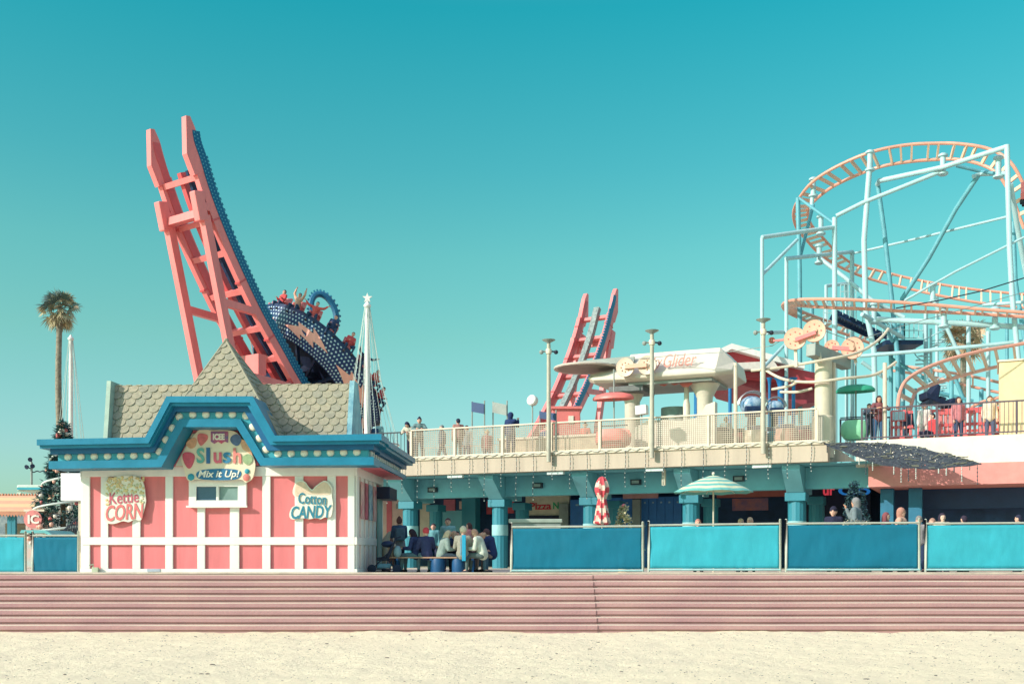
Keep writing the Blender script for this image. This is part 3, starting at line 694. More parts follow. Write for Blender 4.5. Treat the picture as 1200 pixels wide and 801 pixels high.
# loop standing on the dish
lc = P(379.5, 366, 58.6); lu = (Vector((1, 0, 0)) * .92 + Vector((0, .3, -.15))).normalized(); lw = Vector((-.15, 0, 1)).normalized()
pts = [lc + lu * math.cos(2 * math.pi * i / 28) * .68 + lw * math.sin(2 * math.pi * i / 28) * 1.0 for i in range(28)]
m = MB(); m.tube(pts, .17, 8, closed=True); lp_ = m.build('loop', mat('loop_blue', rgb(45, 115, 155), .4), ride, smooth=True)
for i in range(28):
    c = pts[i]; d = (c - lc).normalized(); m = MB(); m.bar(c + d * .12, c + d * .26, .09, .16, up=Vector((0, 1, 0))); m.build('loop_lamp', mat('edge_lamp', rgb(40, 130, 165)), lp_)
m = MB(); m.tube([lc - lw * .9, DC + dn * .2], .3, 8); m.build('loop_post', NAVY, ride)
# seats round the rim; the riders are added with the people
RIM = []
for k in range(22):
    a = 2 * math.pi * k / 22 + .1; ra = du * math.cos(a) + dv * math.sin(a); tg = dn.cross(ra)
    base = DC + ra * (RD - .28) + dn * .05
    upr = (dn * .55 + Vector((0, 0, .6))).normalized(); fw = (ra - upr * ra.dot(upr)).normalized(); sd_ = fw.cross(upr)
    Mx = Matrix(((sd_.x, fw.x, upr.x, base.x), (sd_.y, fw.y, upr.y, base.y), (sd_.z, fw.z, upr.z, base.z), (0, 0, 0, 1)))
    RIM.append(Mx)
    m = MB(); m.box(-.16, .16, -.34, .18, 0, .14); m.box(-.27, .27, -.36, -.24, .1, .7); m.box(-.3, -.2, -.3, .1, .25, .45); m.box(.2, .3, -.3, .1, .25, .45); m.xf(Mx); m.build('rider_seat', CORAL, ride, bevel=.05)

# ------------------------------------------------------------------ pavilion with the raised deck
BF = Frame(-4.75, 42.8, -math.atan2(6.8, 15.32)); B = BF.at
pav = thing('pavilion', 'teal columned pavilion under a cream concrete promenade deck', 'building', BF.loc(), BF.th, local=True)
DZ = 4.32; SB = 3.66; S1 = BF.x(970)
m = MB(); m.box(-13, S1, .0, 34, SB, DZ); m.build('deck_slab', CREAM, pav, world=False)
m = MB(); m.box(-13, S1 + .05, -.06, -.001, DZ - .08, DZ + .02); m.build('slab_nosing', CREAMM, pav, world=False)
m = MB(); m.box(-13, S1 + 1.6, .35, 30, SB - .04, SB - .003); m.build('soffit', TEALB, pav, world=False)
def fluted(m, x, y, r, z0, z1, n=28):
    pr = []
    for zz in (z0, z1):
        for j in range(n): a = 2 * math.pi * j / n; rr = r * (1 if j % 2 else .965); pr.append((x + rr * math.cos(a), y + rr * math.sin(a), zz))
    m.add(pr, [tuple(range(n))[::-1], tuple(range(n, 2 * n))] + [(j, (j + 1) % n, n + (j + 1) % n, n + j) for j in range(n)])
CB = 2.72
cols = []
for px, off in ((481, 1.7), (586, 1.7), (693, 1.7), (810, 1.7), (934, 1.7), (511, 4.6), (612, 4.6), (721, 4.6), (833, 4.6), (957, 4.6)):
    x = BF.x(px, off); cols.append((x, off))
    m = MB(); fluted(m, x, off, .315 if off < 2 else .29, .0, CB - .3); c = m.build('column', TEALC, pav, world=False)
    cw_ = .365 if off < 2 else .30
    m = MB(); m.box(x - cw_, x + cw_, off - .38, off + .38, CB - .3, CB); m.build('capital', TEALC, c, bevel=.02, world=False)
    if off < 2:
        m = MB(); m.lathe([(.325, 1.30), (.325, 1.72)], (x, off, 0), 24); m.build('wrap', mat('pale_wrap', rgb(170, 225, 228)), c, smooth=True, world=False)
# cross beams with haunched noses, and long edge beams
for x, off in cols[:5]:
    m = MB(); m.prism([(.36, SB - .05), (.36, SB - .22), (1.3, CB + .002), (3.2, CB + .002), (3.2, SB - .05)], x - .30, x + .30, 'x'); m.build('cross_beam', TEALB, pav, world=False)
xs = sorted([c[0] for c in cols[:5]]); ed = [-13] + xs + [S1 + 1.6]
for a, b_ in zip(ed, ed[1:]):
    for off in (1.75,):
        if off == 6.5 and a > 13: continue
        m = MB(); m.box(a + .31, b_ - .31 if b_ in xs else b_, off - .22, off + .22, CB + .12, SB - .05); m.build('edge_beam', TEALB, pav, world=False)
# exit boxes on the edge beam, strip lights under the slab edge
for px, py in ((507.5, 573.5), (630.5, 568.5), (745.5, 564.5), (866, 560.5)):
    x, z = B(px, py, 1.5); m = MB(); m.box(x - .2, x + .2, 1.4, 1.528, z - .10, z + .10); b_ = m.build('sign_box', BLACK, pav, world=False)
    m = MB(); m.box(x - .14, x + .14, 1.385, 1.399, z - .055, z + .055); m.build('lens', mat('grey_lens', rgb(150, 170, 165)), b_, world=False)
for px, py in ((533, 555.5), (650.5, 551.5), (767, 546.5), (892.5, 540.5)):
    x, z = B(px, py, .12); z = SB - .06; m = MB(); m.box(x - .33, x + .33, .1, .26, z - .08, z + .055); m.build('strip_light', mat('strip_lens', rgb(235, 250, 248), .3), pav, bevel=.02, world=False)
# drain pipe
x = BF.x(778, .6); m = MB(); m.tube([(x, .6, SB), (x, .6, SB - .62)], .08, 8); m.build('drain_pipe', CREAMM, pav, world=False)
# rear wall and what stands against it
RW = 8.5
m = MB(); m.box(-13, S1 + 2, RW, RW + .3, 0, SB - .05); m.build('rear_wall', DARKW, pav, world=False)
def wallbox(name, px0, px1, py0, py1, off, th, mm, parent, label=None):
    x0, z0 = B(px0, py1, off); x1, _ = B(px1, py1, off); _, z1 = B(px0, py0, off)
    m = MB(); m.box(x0, x1, off, off + th, max(z0, .0), z1); o = m.build(name, mm, parent, world=False)
    if label: o['label'] = label
    return o
wallbox('shop_panel', 616, 667, 578, 604, 7.4, .2, mat('sign_cream_board', rgb(240, 228, 200)), pav)
x, z = B(636.5, 592.5, 7.38)
PR = mat('sign_red_letters', rgb(225, 60, 75), .5, .05)
def wtext(s, px, py, wpx, hpx, off, mm, parent, name='lettering', bold=.02, depth=.02, shear=0):
    x, z = B(px, py, off); x2, z2 = B(px + wpx / 2, py, off); x1, _ = B(px - wpx / 2, py, off)
    h_ = abs(B(px, py - hpx / 2, off)[1] - B(px, py + hpx / 2, off)[1])
    return text_mb(s, x, z, x2 - x1, h_, off - depth, depth, bold, shear).build(name, mm, parent, world=False)
wtext('Pizza', 633.5, 592.5, 25, 8.5, 7.39, PR, pav); wtext('N', 651.5, 592, 6.5, 8, 7.39, mat('sign_green_letters', rgb(70, 190, 130)), pav)
wallbox('grey_cabinet', 655, 666, 590, 640, 7.2, .15, GREY, pav)
wallbox('counter_opening', 619, 655, 604, 612, 7.3, .1, NAVYD, pav)
wallbox('menu_board', 730, 771, 577, 584, 5.9, .08, mat('pink_board', rgb(225, 165, 160)), pav)
wallbox('grey_post', 741, 750, 585, 640, 6.4, .2, GREY, pav)
wallbox('shop_front', 436, 476, 585, 640, 7.0, .2, mat('cream_pink_wall', rgb(250, 215, 205), .6, .1), pav)
wallbox('shop_stripe', 453, 459, 585, 640, 6.96, .03, PINKT, pav)
wallbox('shop_notice', 464, 475, 590, 596, 6.9, .05, GREY, pav)
wallbox('white_blind', 492, 503, 590, 645, 5.6, .1, mat('blind_sand', rgb(215, 200, 180)), pav)
wallbox('shop_counter', 518, 545, 598, 640, 6.9, .4, TEALB, pav)
wallbox('shop_sign', 520, 533, 585, 598, 6.8, .1, mat('rose_board', rgb(220, 120, 135)), pav)
wallbox('shop_sign', 538, 549, 587, 596, 6.7, .1, mat('peach_board', rgb(245, 200, 185)), pav)
wallbox('teal_pier', 541, 557, 583, 640, 6.0, .5, TEALC, pav)
wallbox('poster', 570, 576, 587, 602, 6.6, .05, RED, pav); wallbox('poster', 595, 602, 587, 601, 6.6, .05, RED, pav)
wallbox('red_band', 840, 925, 574, 583, 6.8, .1, mat('dim_orange_band', rgb(200, 110, 100)), pav)
wallbox('picture', 858, 900, 584, 598, 6.9, .08, mat('dim_mural', rgb(90, 90, 130), .5, .4, 3, c2=rgb(200, 120, 110)), pav)
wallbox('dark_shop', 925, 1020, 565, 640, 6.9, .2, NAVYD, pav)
NR = mat('neon_red', rgb(240, 60, 80), .4, 0, emit=(1, .08, .12), es=.3); NB = mat('neon_blue', rgb(40, 130, 220), .4, 0, emit=(.03, .3, .9), es=.25)
wtext('ur', 971.5, 575.5, 14, 9, 6.2, NR, pav, bold=.03); wtext('Co', 1001, 574, 38, 12, 6.2, NB, pav, bold=.02)
# lockers
def lockers(px0, px1, py, label, n):
    x0, x1 = BF.x(px0, 6.6), BF.x(px1, 6.6); _, z1 = B(px0, py, 6.6)
    t = thing('locker_bank', label, 'lockers', tuple(BF.w(x0, 6.6)), BF.th, 'blue lockers under the deck', local=True)
    W_ = x1 - x0
    m = MB(); m.box(0, W_, .03, .6, .0, z1); m.build('cabinet', BLUE, t, world=False)
    for i in range(n):
        a = W_ * i / n
        for zz in range(3):
            m = MB(); m.box(a + .02, a + W_ / n - .02, 0, .028, z1 * zz / 3 + .02, z1 * (zz + 1) / 3 - .02); d = m.build('locker_door', BLUE, t, world=False)
            m = MB(); m.box(a + W_ / n * .40, a + W_ / n * .62, -.02, -.001, z1 * (zz + .72) / 3, z1 * (zz + .79) / 3); m.build('number_plate', mat('plate_pale', rgb(160, 200, 220)), d, world=False)
lockers(668, 685, 585, 'blue lockers between the pizza counter and a teal column', 1)
lockers(704, 741, 583, 'blue lockers behind the folded red and white umbrella', 3)
lockers(751, 799, 582, 'wide run of blue lockers right of the grey post', 5)

# right-hand building: cream parapet over a coral band, dark arcade below
arc = thing('arcade_building', 'arcade with cream parapet, coral band and dark open front right of the pavilion', 'building', BF.loc(), BF.th, local=True)
ao = 1.2; xa_ = S1 + .02; xb_ = BF.x(1200, ao) + 9
z1, z2, z3 = B(1200, 508, ao)[1], B(1200, 540.5, ao)[1], B(1200, 566, ao)[1]
m = MB(); m.box(BF.x(1003, ao), xb_, ao, ao + 16, z2, z1); m.build('parapet_wall', mat('cream_parapet', rgb(252, 244, 225), .6, .08, 1.5), arc, world=False)
m = MB(); m.box(BF.x(1018, ao), xb_, ao - .12, ao + 16, z3, z2 - .003); m.build('coral_band', mat('coral_band_paint', rgb(240, 160, 150), .6, .08), arc, world=False)
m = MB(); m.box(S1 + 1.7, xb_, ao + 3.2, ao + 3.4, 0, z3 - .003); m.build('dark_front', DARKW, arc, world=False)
m = MB(); m.box(S1 + 1.7, xb_, ao + 2.0, ao + 2.2, z3 - .7, z3 - .004); m.build('valance', mat('navy_valance', rgb(45, 75, 115), .6, .1), arc, world=False)
for px in (1040, 1073): 
    x = BF.x(px, ao + 1.2); m = MB(); m.box(x - .22, x + .22, ao + 1.0, ao + 1.4, 0, z3 - .004); m.build('column', mat('dusk_teal_column', rgb(52, 130, 165), .5), arc, bevel=.02, world=False)
x, z = B(1150, 600, 3.9); 

# ------------------------------------------------------------------ deck railing: cream posts, rails and wire mesh panels
rl = thing('mesh_railing', 'long cream railing with wire mesh panels along the promenade deck edge', 'railing', BF.loc(), BF.th, local=True)
RH = 1.13; posts = [482, 533, 589, 646, 703, 762, 830, 893.5, 957]
prx = [BF.x(p, .08) for p in posts]
for i, x in enumerate(prx):
    m = MB(); m.box(x - .05, x + .05, .03, .13, DZ, DZ + RH - .04); m.build('post', CREAMM, rl, bevel=.01, world=False)
    if i:
        a = prx[i - 1]; m = MB(); m.box(a, x, .02, .14, DZ + RH - .038, DZ + RH + .02); m.build('top_rail', CREAMM, rl, bevel=.012, world=False)
        m = MB(); m.box(a + .051, x - .051, .05, .11, DZ + .04, DZ + .09); m.build('bottom_rail', CREAMM, rl, world=False)
        m = MB(); k = int((x - a) / .075); 
        for j in range(1, k): xx = a + (x - a) * j / k; m.box(xx - .012, xx + .012, .078, .084, DZ + .09, DZ + RH - .04)
        for j in range(1, 14): zz = DZ + .09 + (RH - .13) * j / 14; m.box(a + .05, x - .05, .070, .077, zz - .011, zz + .011)
        m.build('mesh_panel', mat('mesh_wire', rgb(205, 190, 168, .75), .6), rl, world=False)
def picket(name, label, x0, x1, y, z, h, mm, step=.16, fr=BF, cat='railing'):
    t = thing(name, label, cat, fr.loc(), fr.th, local=True)
    m = MB(); m.box(x0, x1, y - .025, y + .025, z + h - .05, z + h); m.build('top_rail', mm, t, world=False)
    m = MB(); m.box(x0, x1, y - .02, y + .02, z + .08, z + .12); m.build('bottom_rail', mm, t, world=False)
    m = MB(); x = x0 + .02
    while x < x1: m.box(x - .010, x + .010, y - .010, y + .010, z + .12, z + h - .05); x += step
    tag(m.build('picket', mm, t, world=False), kind='stuff')
    x = x0
    while x < x1 + .1: m = MB(); m.box(x - .03, x + .03, y - .031, y + .031, z, z + h + .002); m.build('post', mm, t, world=False); x += 2.4
picket('picket_railing', 'dark picket railing on the deck behind the kiosk cornice', -12.5, prx[0] - .1, .1, DZ, 1.1, BLACK)
picket('picket_railing', 'dark picket railing above the cream parapet at the far right', BF.x(1010, 1.35), xb_, 1.35, z1, 1.12, mat('brown_picket', rgb(100, 88, 100), .5), .13)
picket('picket_railing', 'grey inner railing on the deck behind the strolling visitors', BF.x(497, 7), BF.x(590, 7), 7, DZ, 1.2, GREY, .2)
picket('picket_railing', 'grey inner railing beside the coral hanging chair', BF.x(692, 5), BF.x(745, 5), 5, DZ, 1.2, GREY, .18)
picket('picket_railing', 'short dark railing behind the green chair and the leaning girl', BF.x(985, 3.2), BF.x(1043, 3.2), 3.2, DZ, 1.12, BLACK, .15)
# icicle lights hung along the slab edge
ic = thing('icicle_lights', 'dark icicle light strings dangling from the cream promenade edge', 'string lights', BF.loc(), BF.th, local=True)
IW = mat('light_wire', rgb(70, 85, 90), .6); IL = mat('light_bead', rgb(205, 215, 205), .3)
m = MB(); pts = []
n_ = 150
for i in range(n_ + 1): pts.append((lerp(prx[0] - 1.2, S1, i / n_), -.09, DZ - .02 + .035 * math.sin(i * 1.9) + .02 * random.random()))
m.tube(pts, .018, 4); m.build('main_wire', mat('white_wire', rgb(235, 232, 215)), ic, world=False)
x = prx[0] - 1.0; k = 0
while x < S1:
    Lh = random.choice((.95, 1.3, 1.7, 1.15)); m = MB(); q = [(x + .02 * math.sin(j), -.10, DZ - .03 - Lh * j / 6) for j in range(7)]
    m.tube(q, .011, 4)
    for j in range(1, 9): m.ball((x + .02 * math.sin(j * .75) + .01, -.105, DZ - .03 - Lh * j / 8), .022, 5, mi=1)
    m.build('light_strand', [IW, IL], ic, world=False)
    x += .68 + random.uniform(-.06, .1); k += 1
# lamp posts on the deck edge
def lamp_post(px, py, label, gr='lamp posts along the deck edge'):
    x, z = B(px, py, -.2); w_ = BF.w(x, -.2)
    t = thing('lamp_post', label, 'lamp post', (w_.x, w_.y, DZ - .35), 0, gr, local=True); H_ = z - DZ + .35
    m = MB(); m.lathe([(.085, 0), (.085, .5), (.07, H_ - .35), (.07, H_ - .15)], n=10); m.build('pole', mat('lamp_post_beige', rgb(205, 200, 180), .5), t, smooth=True, world=False)
    m = MB(); m.lathe([(.05, H_ - .15), (.08, H_ - .1), (.24, H_ - .02), (.25, H_)], n=14); m.build('cone_cap', GREY, t, smooth=True, world=False)
    m = MB(); m.lathe([(.1, H_ - .52), (.12, H_ - .42), (.1, H_ - .34)], n=12); m.build('collar', CREAMM, t, smooth=True, world=False)
    for s in (-1, 1):
        m = MB(); m.tube([(0, 0, H_ - .42), (s * .24, 0, H_ - .44)], .03, 6); m.ball((s * .27, -.02, H_ - .46), .085, 8); m.build('camera_dome' if s > 0 else 'loudspeaker', BLACK if s > 0 else GREY, t, smooth=True, world=False)
lamp_post(643, 398, 'tall beige lamp post in front of the far coral tower')
lamp_post(764, 387, 'tall beige lamp post in front of the cream station roof')
lamp_post(894.5, 374, 'tall beige lamp post before the red roofed stand')
# ------------------------------------------------------------------ chair ride station on the deck
def flat(frame_at, pts, off): return [frame_at(a, b_, off) for a, b_ in pts]
st = thing('chair_ride_station', 'cream fibreglass chair ride station with long chamfered roof on two round columns', 'ride station', BF.loc(), BF.th, local=True)
so_ = 2.4
def bprism(name, pts, y0, y1, mm, parent, bevel=0, yref=None):
    m = MB(); m.prism(flat(B, pts, y0 if yref is None else yref), y0, y1); return m.build(name, mm, parent, bevel=bevel, world=False)
# roof shell: loft of chamfered cross-sections along x
def shell(xz_list, name, mm, parent):
    m = MB(); n = None
    for (x, sec) in xz_list:
        for y, z in sec: m.v.append(Vector((x, y, z)))
        n = len(sec)
    for i in range(len(xz_list) - 1):
        for j in range(n): m.f.append([i * n + j, i * n + (j + 1) % n, (i + 1) * n + (j + 1) % n, (i + 1) * n + j]); m.m.append(0)
    m.f.append(list(range(n))[::-1]); m.f.append([(len(xz_list) - 1) * n + j for j in range(n)]); m.m += [0, 0]
    return m.build(name, mm, parent, bevel=.04, world=False)
z_b = B(770, 444, so_)[1]; z_m = B(770, 436, so_)[1]; z_t = B(770, 412, so_ + .7)[1]
def sec(zb, zm, zt, y0=so_, y1=so_ + 3.4, c=.8): return [(y0 + .15, zb), (y0, zb + .1), (y0, zm), (y0 + c, zt), (y1 - c, zt), (y1, zm), (y1, zb)]
xl, xr = BF.x(731, so_), BF.x(838, so_)
shell([(xl, sec(z_b, z_m, z_t)), (xr, sec(z_b, z_m, z_t)), (xr + .55, sec(z_b + .12, z_m, z_t - .6, so_ + .5, so_ + 3.0, .4))], 'roof', FABW, st)
xs_ = BF.x(684, so_); xe = xl + .01
zl1 = B(700, 421, so_ + .3)[1]; zl0 = B(700, 448, so_ + .3)[1]
shell([(xs_, sec(zl0 + .1, zl0 + .25, zl0 + .42, so_ + .5, so_ + 2.9, .3)), (xs_ + .3, sec(zl0, zl0 + .2, zl0 + .48, so_ + .3, so_ + 3.1, .5)), (xe, sec(zl0 - .05, zl0 + .2, zl0 + .6, so_ + .3, so_ + 3.1, .5))], 'roof_nose', FABW, st)
wtext('Sky', 768, 425, 17, 14, so_ - .01, mat('script_coral', rgb(245, 165, 150)), st, shear=.35, bold=.0); wtext('Glider', 797, 421.5, 39, 15, so_ - .01, MATS['script_coral'], st, shear=.35, bold=.0)
m = MB(); m.box(xl + .1, xr - .2, so_ + .3, so_ + 3.0, z_b - .12, z_b - .003); m.build('soffit', GREY, st, world=False)
for px, r_ in ((741, .30), (826, .30)):
    x = BF.x(px, so_ + 1.2); m = MB(); m.lathe([(r_ + .25, DZ), (r_ + .25, DZ + .1), (r_, DZ + .12), (r_, z_b - .65), (r_ + .18, z_b - .3), (r_ + .28, z_b - .13)], (x, so_ + 1.2, 0), 22); m.build('column', FABW, st, smooth=True, world=False)
m = MB(); x = BF.x(741, so_ + 1); m.box(x - .75, x + .65, so_ + .3, so_ + 1.9, z_b - .35, z_b - .125); m.build('machinery_plate', mat('dark_grey_steel', rgb(120, 125, 125), .5, .2), st, bevel=.03, world=False)
# low base wall with a curved rise at the right column
bw = [B(a, b_, so_ + .2) for a, b_ in ((744, 524), (744, 500), (760, 492), (800, 492), (814, 490), (822, 484), (827, 474), (838, 470), (838, 518))]
bw[0] = (bw[0][0], DZ + .001); bw[-1] = (bw[-1][0], DZ + .001)
m = MB(); m.prism(bw, so_ + .2, so_ + .6); m.build('base_wall', FABW, st, bevel=.02, world=False)
for pcx, py in ((732.5, 430), (758, 427.5)):
    x, z = B(pcx, py, so_ - .28); m = MB(); m.lathe([(.36, 0), (.37, .04), (.36, .09), (.29, .07), (.08, .07), (.08, .13), (0, .13)], (x, so_ - .2, z), 28, (0, -1, 0)); w_ = m.build('sheave_wheel', mat('wheel_cream', rgb(250, 225, 200), .45), st, smooth=True, world=False)
    for k in range(8):
        a = k * math.pi / 4; m = MB(); m.ball((x + .17 * math.cos(a), so_ - .285, z + .17 * math.sin(a)), .03, 6); m.build('bolt', DISCP, w_, world=False)
a, za = B(732.5, 429.5, so_ - .35); b2, zb_ = B(758, 427.5, so_ - .35); m = MB(); m.bar((a, so_ - .36, za), (b2, so_ - .36, zb_), .06, .16); m.build('sheave_arm', DISCP, st, bevel=.01, world=False)
bwx, bwz = B(687, 431.5, so_ + .9)
m = MB(); m.lathe([(1.15, -.03), (1.29, -.04), (1.31, 0), (1.29, .04), (1.15, .03)], (bwx, so_ + .9, bwz), 36); m.lathe([(1.2, 0), (1.19, .015), (.3, .05), (.2, .2), (0, .2)], (bwx, so_ + .9, bwz - .03), 36)
m.build('bull_wheel', mat('wheel_rim', rgb(228, 215, 200), .5), st, smooth=True, world=False)
m = MB()
for s in (-1, 1): m.bar((bwx + .5, so_ + .9 + s * .5, bwz + .1), (xl + .3, so_ + .9 + s * .5, bwz + .12), .12, .2)
m.bar((bwx - .1, so_ + .9, bwz + .25), (xl + .3, so_ + .9, bwz + .28), .2, .12); m.build('wheel_carrier', GREY, st, world=False)
# scalloped sign strip under the roof, stair bin and boxes below
m = MB(); poly = flat(B, [(771, 446), (812, 444), (811, 449), (806, 453), (800, 453), (796, 449), (790, 451), (784, 449), (778, 452), (773, 451)], so_ + .6); m.prism(poly, so_ + .6, so_ + .66); m.build('scalloped_valance', mat('valance_coral', rgb(235, 125, 115)), st, world=False)
m = MB(); x0, z0 = B(769, 487, so_ + 1.4); x1, z1_ = B(800, 474, so_ + 1.4); m.lathe([(.55, DZ), (.55, z1_)], ((x0 + x1) / 2, so_ + 2.2, 0), 18); m.build('round_tank', mat('tank_grey', rgb(165, 185, 180), .5, .15), st, smooth=True, world=False)
m = MB(); x0, z0 = B(803, 0, so_ + 1)[0], B(803, 486, so_ + 1)[1]; m.lathe([(.14, DZ), (.14, z0 + .4), (.1, z0 + .6), (.1, z0 + 1.1)], (x0, so_ + 1.2, 0), 12); m.build('stand_pipe', FABW, st, smooth=True, world=False)
# hanging chairs
def chair(label, cx, cy_top, py_can, py_t0, py_t1, wcan, wtub, off, mt, two=None):
    x, zc = B(cx, py_can, off); _, zt = B(cx, cy_top, off); _, z1 = B(cx, py_t0, off); _, z0 = B(cx, py_t1, off)
    w_ = BF.w(x, off); t = thing('hanging_chair', label, 'ride chair', (w_.x, w_.y, z0), BF.th, 'hanging chairs of the chair ride', local=True)
    m = MB(); n = 24; k = wcan / 2; prof_ = [(0, .17), (k * .5, .15), (k * .85, .08), (k, -.02), (k, -.1), (k * .8, -.04), (0, -.02)]
    m.lathe(prof_, (0, 0, zc - z0), n); m.v = [Vector((v.x, v.y * .55, v.z)) for v in m.v]; m.build('canopy', mt, t, smooth=True)
    m = MB(); m.tube([(0, .1, zt - z0), (0, .1, z1 - z0 + .1), (0, .28, .2)], .03, 8); m.build('hanger_pole', GREY, t)
    hw = wtub / 2; hh = z1 - z0; m = MB()      # rounded tub: front curl, seat, back
    prof2 = [(-.34, hh * .92), (-.40, hh * .6), (-.40, hh * .25), (-.30, .03), (.1, 0), (.30, .05), (.36, hh * .5), (.38, hh), (.33, hh), (.30, hh * .5), (.22, .12), (-.2, .12), (-.33, .3 * hh), (-.33, .6 * hh), (-.30, hh * .92)]
    cen = Vector((0, .0, hh * .5)); NX = 12; n2 = len(prof2)
    for i in range(NX + 1):
        u = -1 + 2 * i / NX; k2 = (1 - abs(u) ** 5 * .55)
        for y_, z_ in prof2: m.v.append(Vector((hw * u, y_ * k2, (z_ - hh * .45) * k2 + hh * .45)))
    for i in range(NX):
        for j in range(n2): m.f.append([i * n2 + j, i * n2 + (j + 1) % n2, (i + 1) * n2 + (j + 1) % n2, (i + 1) * n2 + j]); m.m.append(0)
    m.f.append(list(range(n2))[::-1]); m.f.append([NX * n2 + j for j in range(n2)]); m.m += [0, 0]
    tb = m.build('tub', two or mt, t, smooth=True)
    for s in (-1, 1):
        m = MB(); m.prism([(-.16, hh * .55), (-.16, .22), (.14, .22), (.16, hh * .6), (0, hh * .5)], s * (hw - .02), s * (hw - .07), 'x'); m.build('side', mt, t, bevel=.015)
    m = MB(); m.tube([(-hw, -.3, hh * 1.05), (hw, -.3, hh * 1.05)], .02, 6); m.build('lap_bar', BLACK, t)
    return t
CH = mat('chair_coral', rgb(246, 130, 122), .4, .06)
chair('coral hanging chair with a flat coral canopy below the station bull wheel', 718.5, 432, 465, 501, 525, 1.62, 1.32, 1.6, CH)
chair('green hanging chair with green canopy and pale side beside the round pylon', 1002.5, 425, 456, 491, 516, 1.32, .95, 2.0, GREEN, mat('tub_mint', rgb(150, 225, 180), .4, .06))
# pylon with sheaves
pyl = thing('cable_pylon', 'round cream cable pylon with wide crosshead and peach wheels at the deck corner', 'pylon', BF.loc(), BF.th, local=True)
po = .75; px_, pz_ = B(965, 421, po)
m = MB(); m.lathe([(.36, DZ - .5), (.36, DZ + .9), (.30, DZ + .95), (.285, pz_)], (px_, po, 0), 24); m.build('column', mat('pylon_cream', rgb(232, 222, 195), .6, .1, 2), pyl, smooth=True, world=False)
m = MB(); x0 = BF.x(957.5, po - .35); m.box(x0, x0 + .22, po - .36, po - .3, DZ + .05, DZ + .95); m.build('door', FABW, pyl, bevel=.01, world=False)
m = MB(); a, za = B(938, 410, po - .6); b2, zb_ = B(990, 424, po + 1.6)
m.bar((BF.x(950, po - .8), po - .8, pz_ + .22), (BF.x(992, po + 1.5), po + 1.5, pz_ + .05), .35, .42); m.build('crosshead', GREY, pyl, bevel=.02, world=False)
for (cx_, cy_, r_, off) in ((932, 397, .37, po - .7), (954.5, 388, .37, po - .74), (975, 407, .26, po + 1.3), (999, 408, .38, po + 1.26), (905, 399, .11, po - .5)):
    x, z = B(cx_, cy_, off); m = MB(); m.lathe([(r_, 0), (r_ * 1.03, .04), (r_, .09), (r_ * .8, .075), (r_ * .25, .075), (r_ * .25, .14), (0, .14)], (x, off, z), 26, (0, -1, 0)); w_ = m.build('sheave_wheel', DISCP, pyl, smooth=True, world=False)
    for k in range(8):
        a = k * math.pi / 4; m = MB(); m.ball((x + r_ * .6 * math.cos(a), off - .085, z + r_ * .6 * math.sin(a)), .025, 6); m.build('bolt', CORAL, w_, world=False)
for (p0, p1, off, ww) in (((906, 399), (932, 397), po - .72, .07), ((932, 398), (956, 389), po - .90, .13), ((975, 407), (1001, 409), po + 1.18, .14)):
    a, za = B(*p0, off); b2, zb_ = B(*p1, off); m = MB(); m.bar((a, off, za), (b2, off, zb_), .05, ww); m.build('sheave_arm', CORAL, pyl, bevel=.01, world=False)
for (p0, p1, off) in (((932, 400), (933, 430), po - .6), ((957, 395), (962, 425), po - .5), ((1000, 410), (1003, 425), po + 1.4)):
    a, za = B(*p0, off); b2, zb_ = B(*p1, off); m = MB(); m.bar((a, off, za), (b2, off, zb_), .10, .10); m.build('post', CREAMM, pyl, world=False)
# cream guide rails swinging round the pylon
gr_ = thing('guide_rail', 'looping cream guide rails round the cable pylon', 'ride rail', BF.loc(), BF.th, local=True)
for pts_ in ([(880, 434, -.1), (905, 431.5, 0), (930, 428, .2), (960, 422.5, .1), (985, 418, .4), (1005, 413, .9), (1022, 404, 1.5), (1034, 394, 2.0), (1041, 385, 2.4)],
             [(898, 434, 1.5), (915, 443, 1.2), (935, 447, .6), (960, 447, .3), (990, 443, .6), (1020, 440, 1.3), (1037, 433, 1.8), (1050, 424, 2.2)], [(905, 456, 2.5), (925, 452, 2.0), (935, 447, 1.6)], [(915, 459, 2.2), (935, 459, 1.6), (952, 455, 1.4)]):
    pp = []; cc_ = crv([(a, b_) for a, b_, c in pts_], 4); oo = crv([(a, c) for a, b_, c in pts_], 4)
    for p_, o_ in zip(cc_, oo): x, z = B(p_.x, p_.y, o_.y); pp.append((x, o_.y, z))
    m = MB(); m.tube(pp, .05, 8); m.build('rail', mat('rail_cream', rgb(238, 225, 200), .5), gr_, smooth=True, world=False)
for px, y0, y1, off in ((977, 425, 512, 1.0), (1037, 425, 480, 1.6), (862, 425, 478, 1.8), (883, 434, 440, .2)):
    if y1 - y0 < 20: continue
    x, z = B(px, y0, off); m = MB(); m.tube([(x, off, DZ), (x, off, z)], .07, 8); m.build('post', MATS['rail_cream'], gr_, smooth=True, world=False)
def cable(name, label, pts, r=.012, mm=None):
    m = MB(); m.tube(pts, r, 5); o = m.build(name, mm or BLACK, None); tag(o, label, 'cable'); return o
cable('haul_cable', 'thin pale haul cable running from the station roof past the red stand to the pylon', [BF.w(*(lambda q: (q[0], o_, q[1]))(B(px, py, o_))) for px, py, o_ in ((738, 421, so_ - .2), (800, 415.5, 1.8), (855, 412, .8), (905, 405, .1), (932, 388, 0))], .014, GREY)
cable('haul_cable', 'thin pale haul cable rising from the pylon wheels toward the coaster', [P(960, 385, 36.5), P(1000, 400, 37.5), P(1060, 381, 40), P(1130, 362, 43), P(1215, 338, 47)], .014, GREY)
cable('power_cable', 'black cable crossing in front of the coaster at the right edge', [P(1050, 361, 34), P(1100, 352, 34), P(1150, 341, 34), P(1215, 321, 34)], .02)

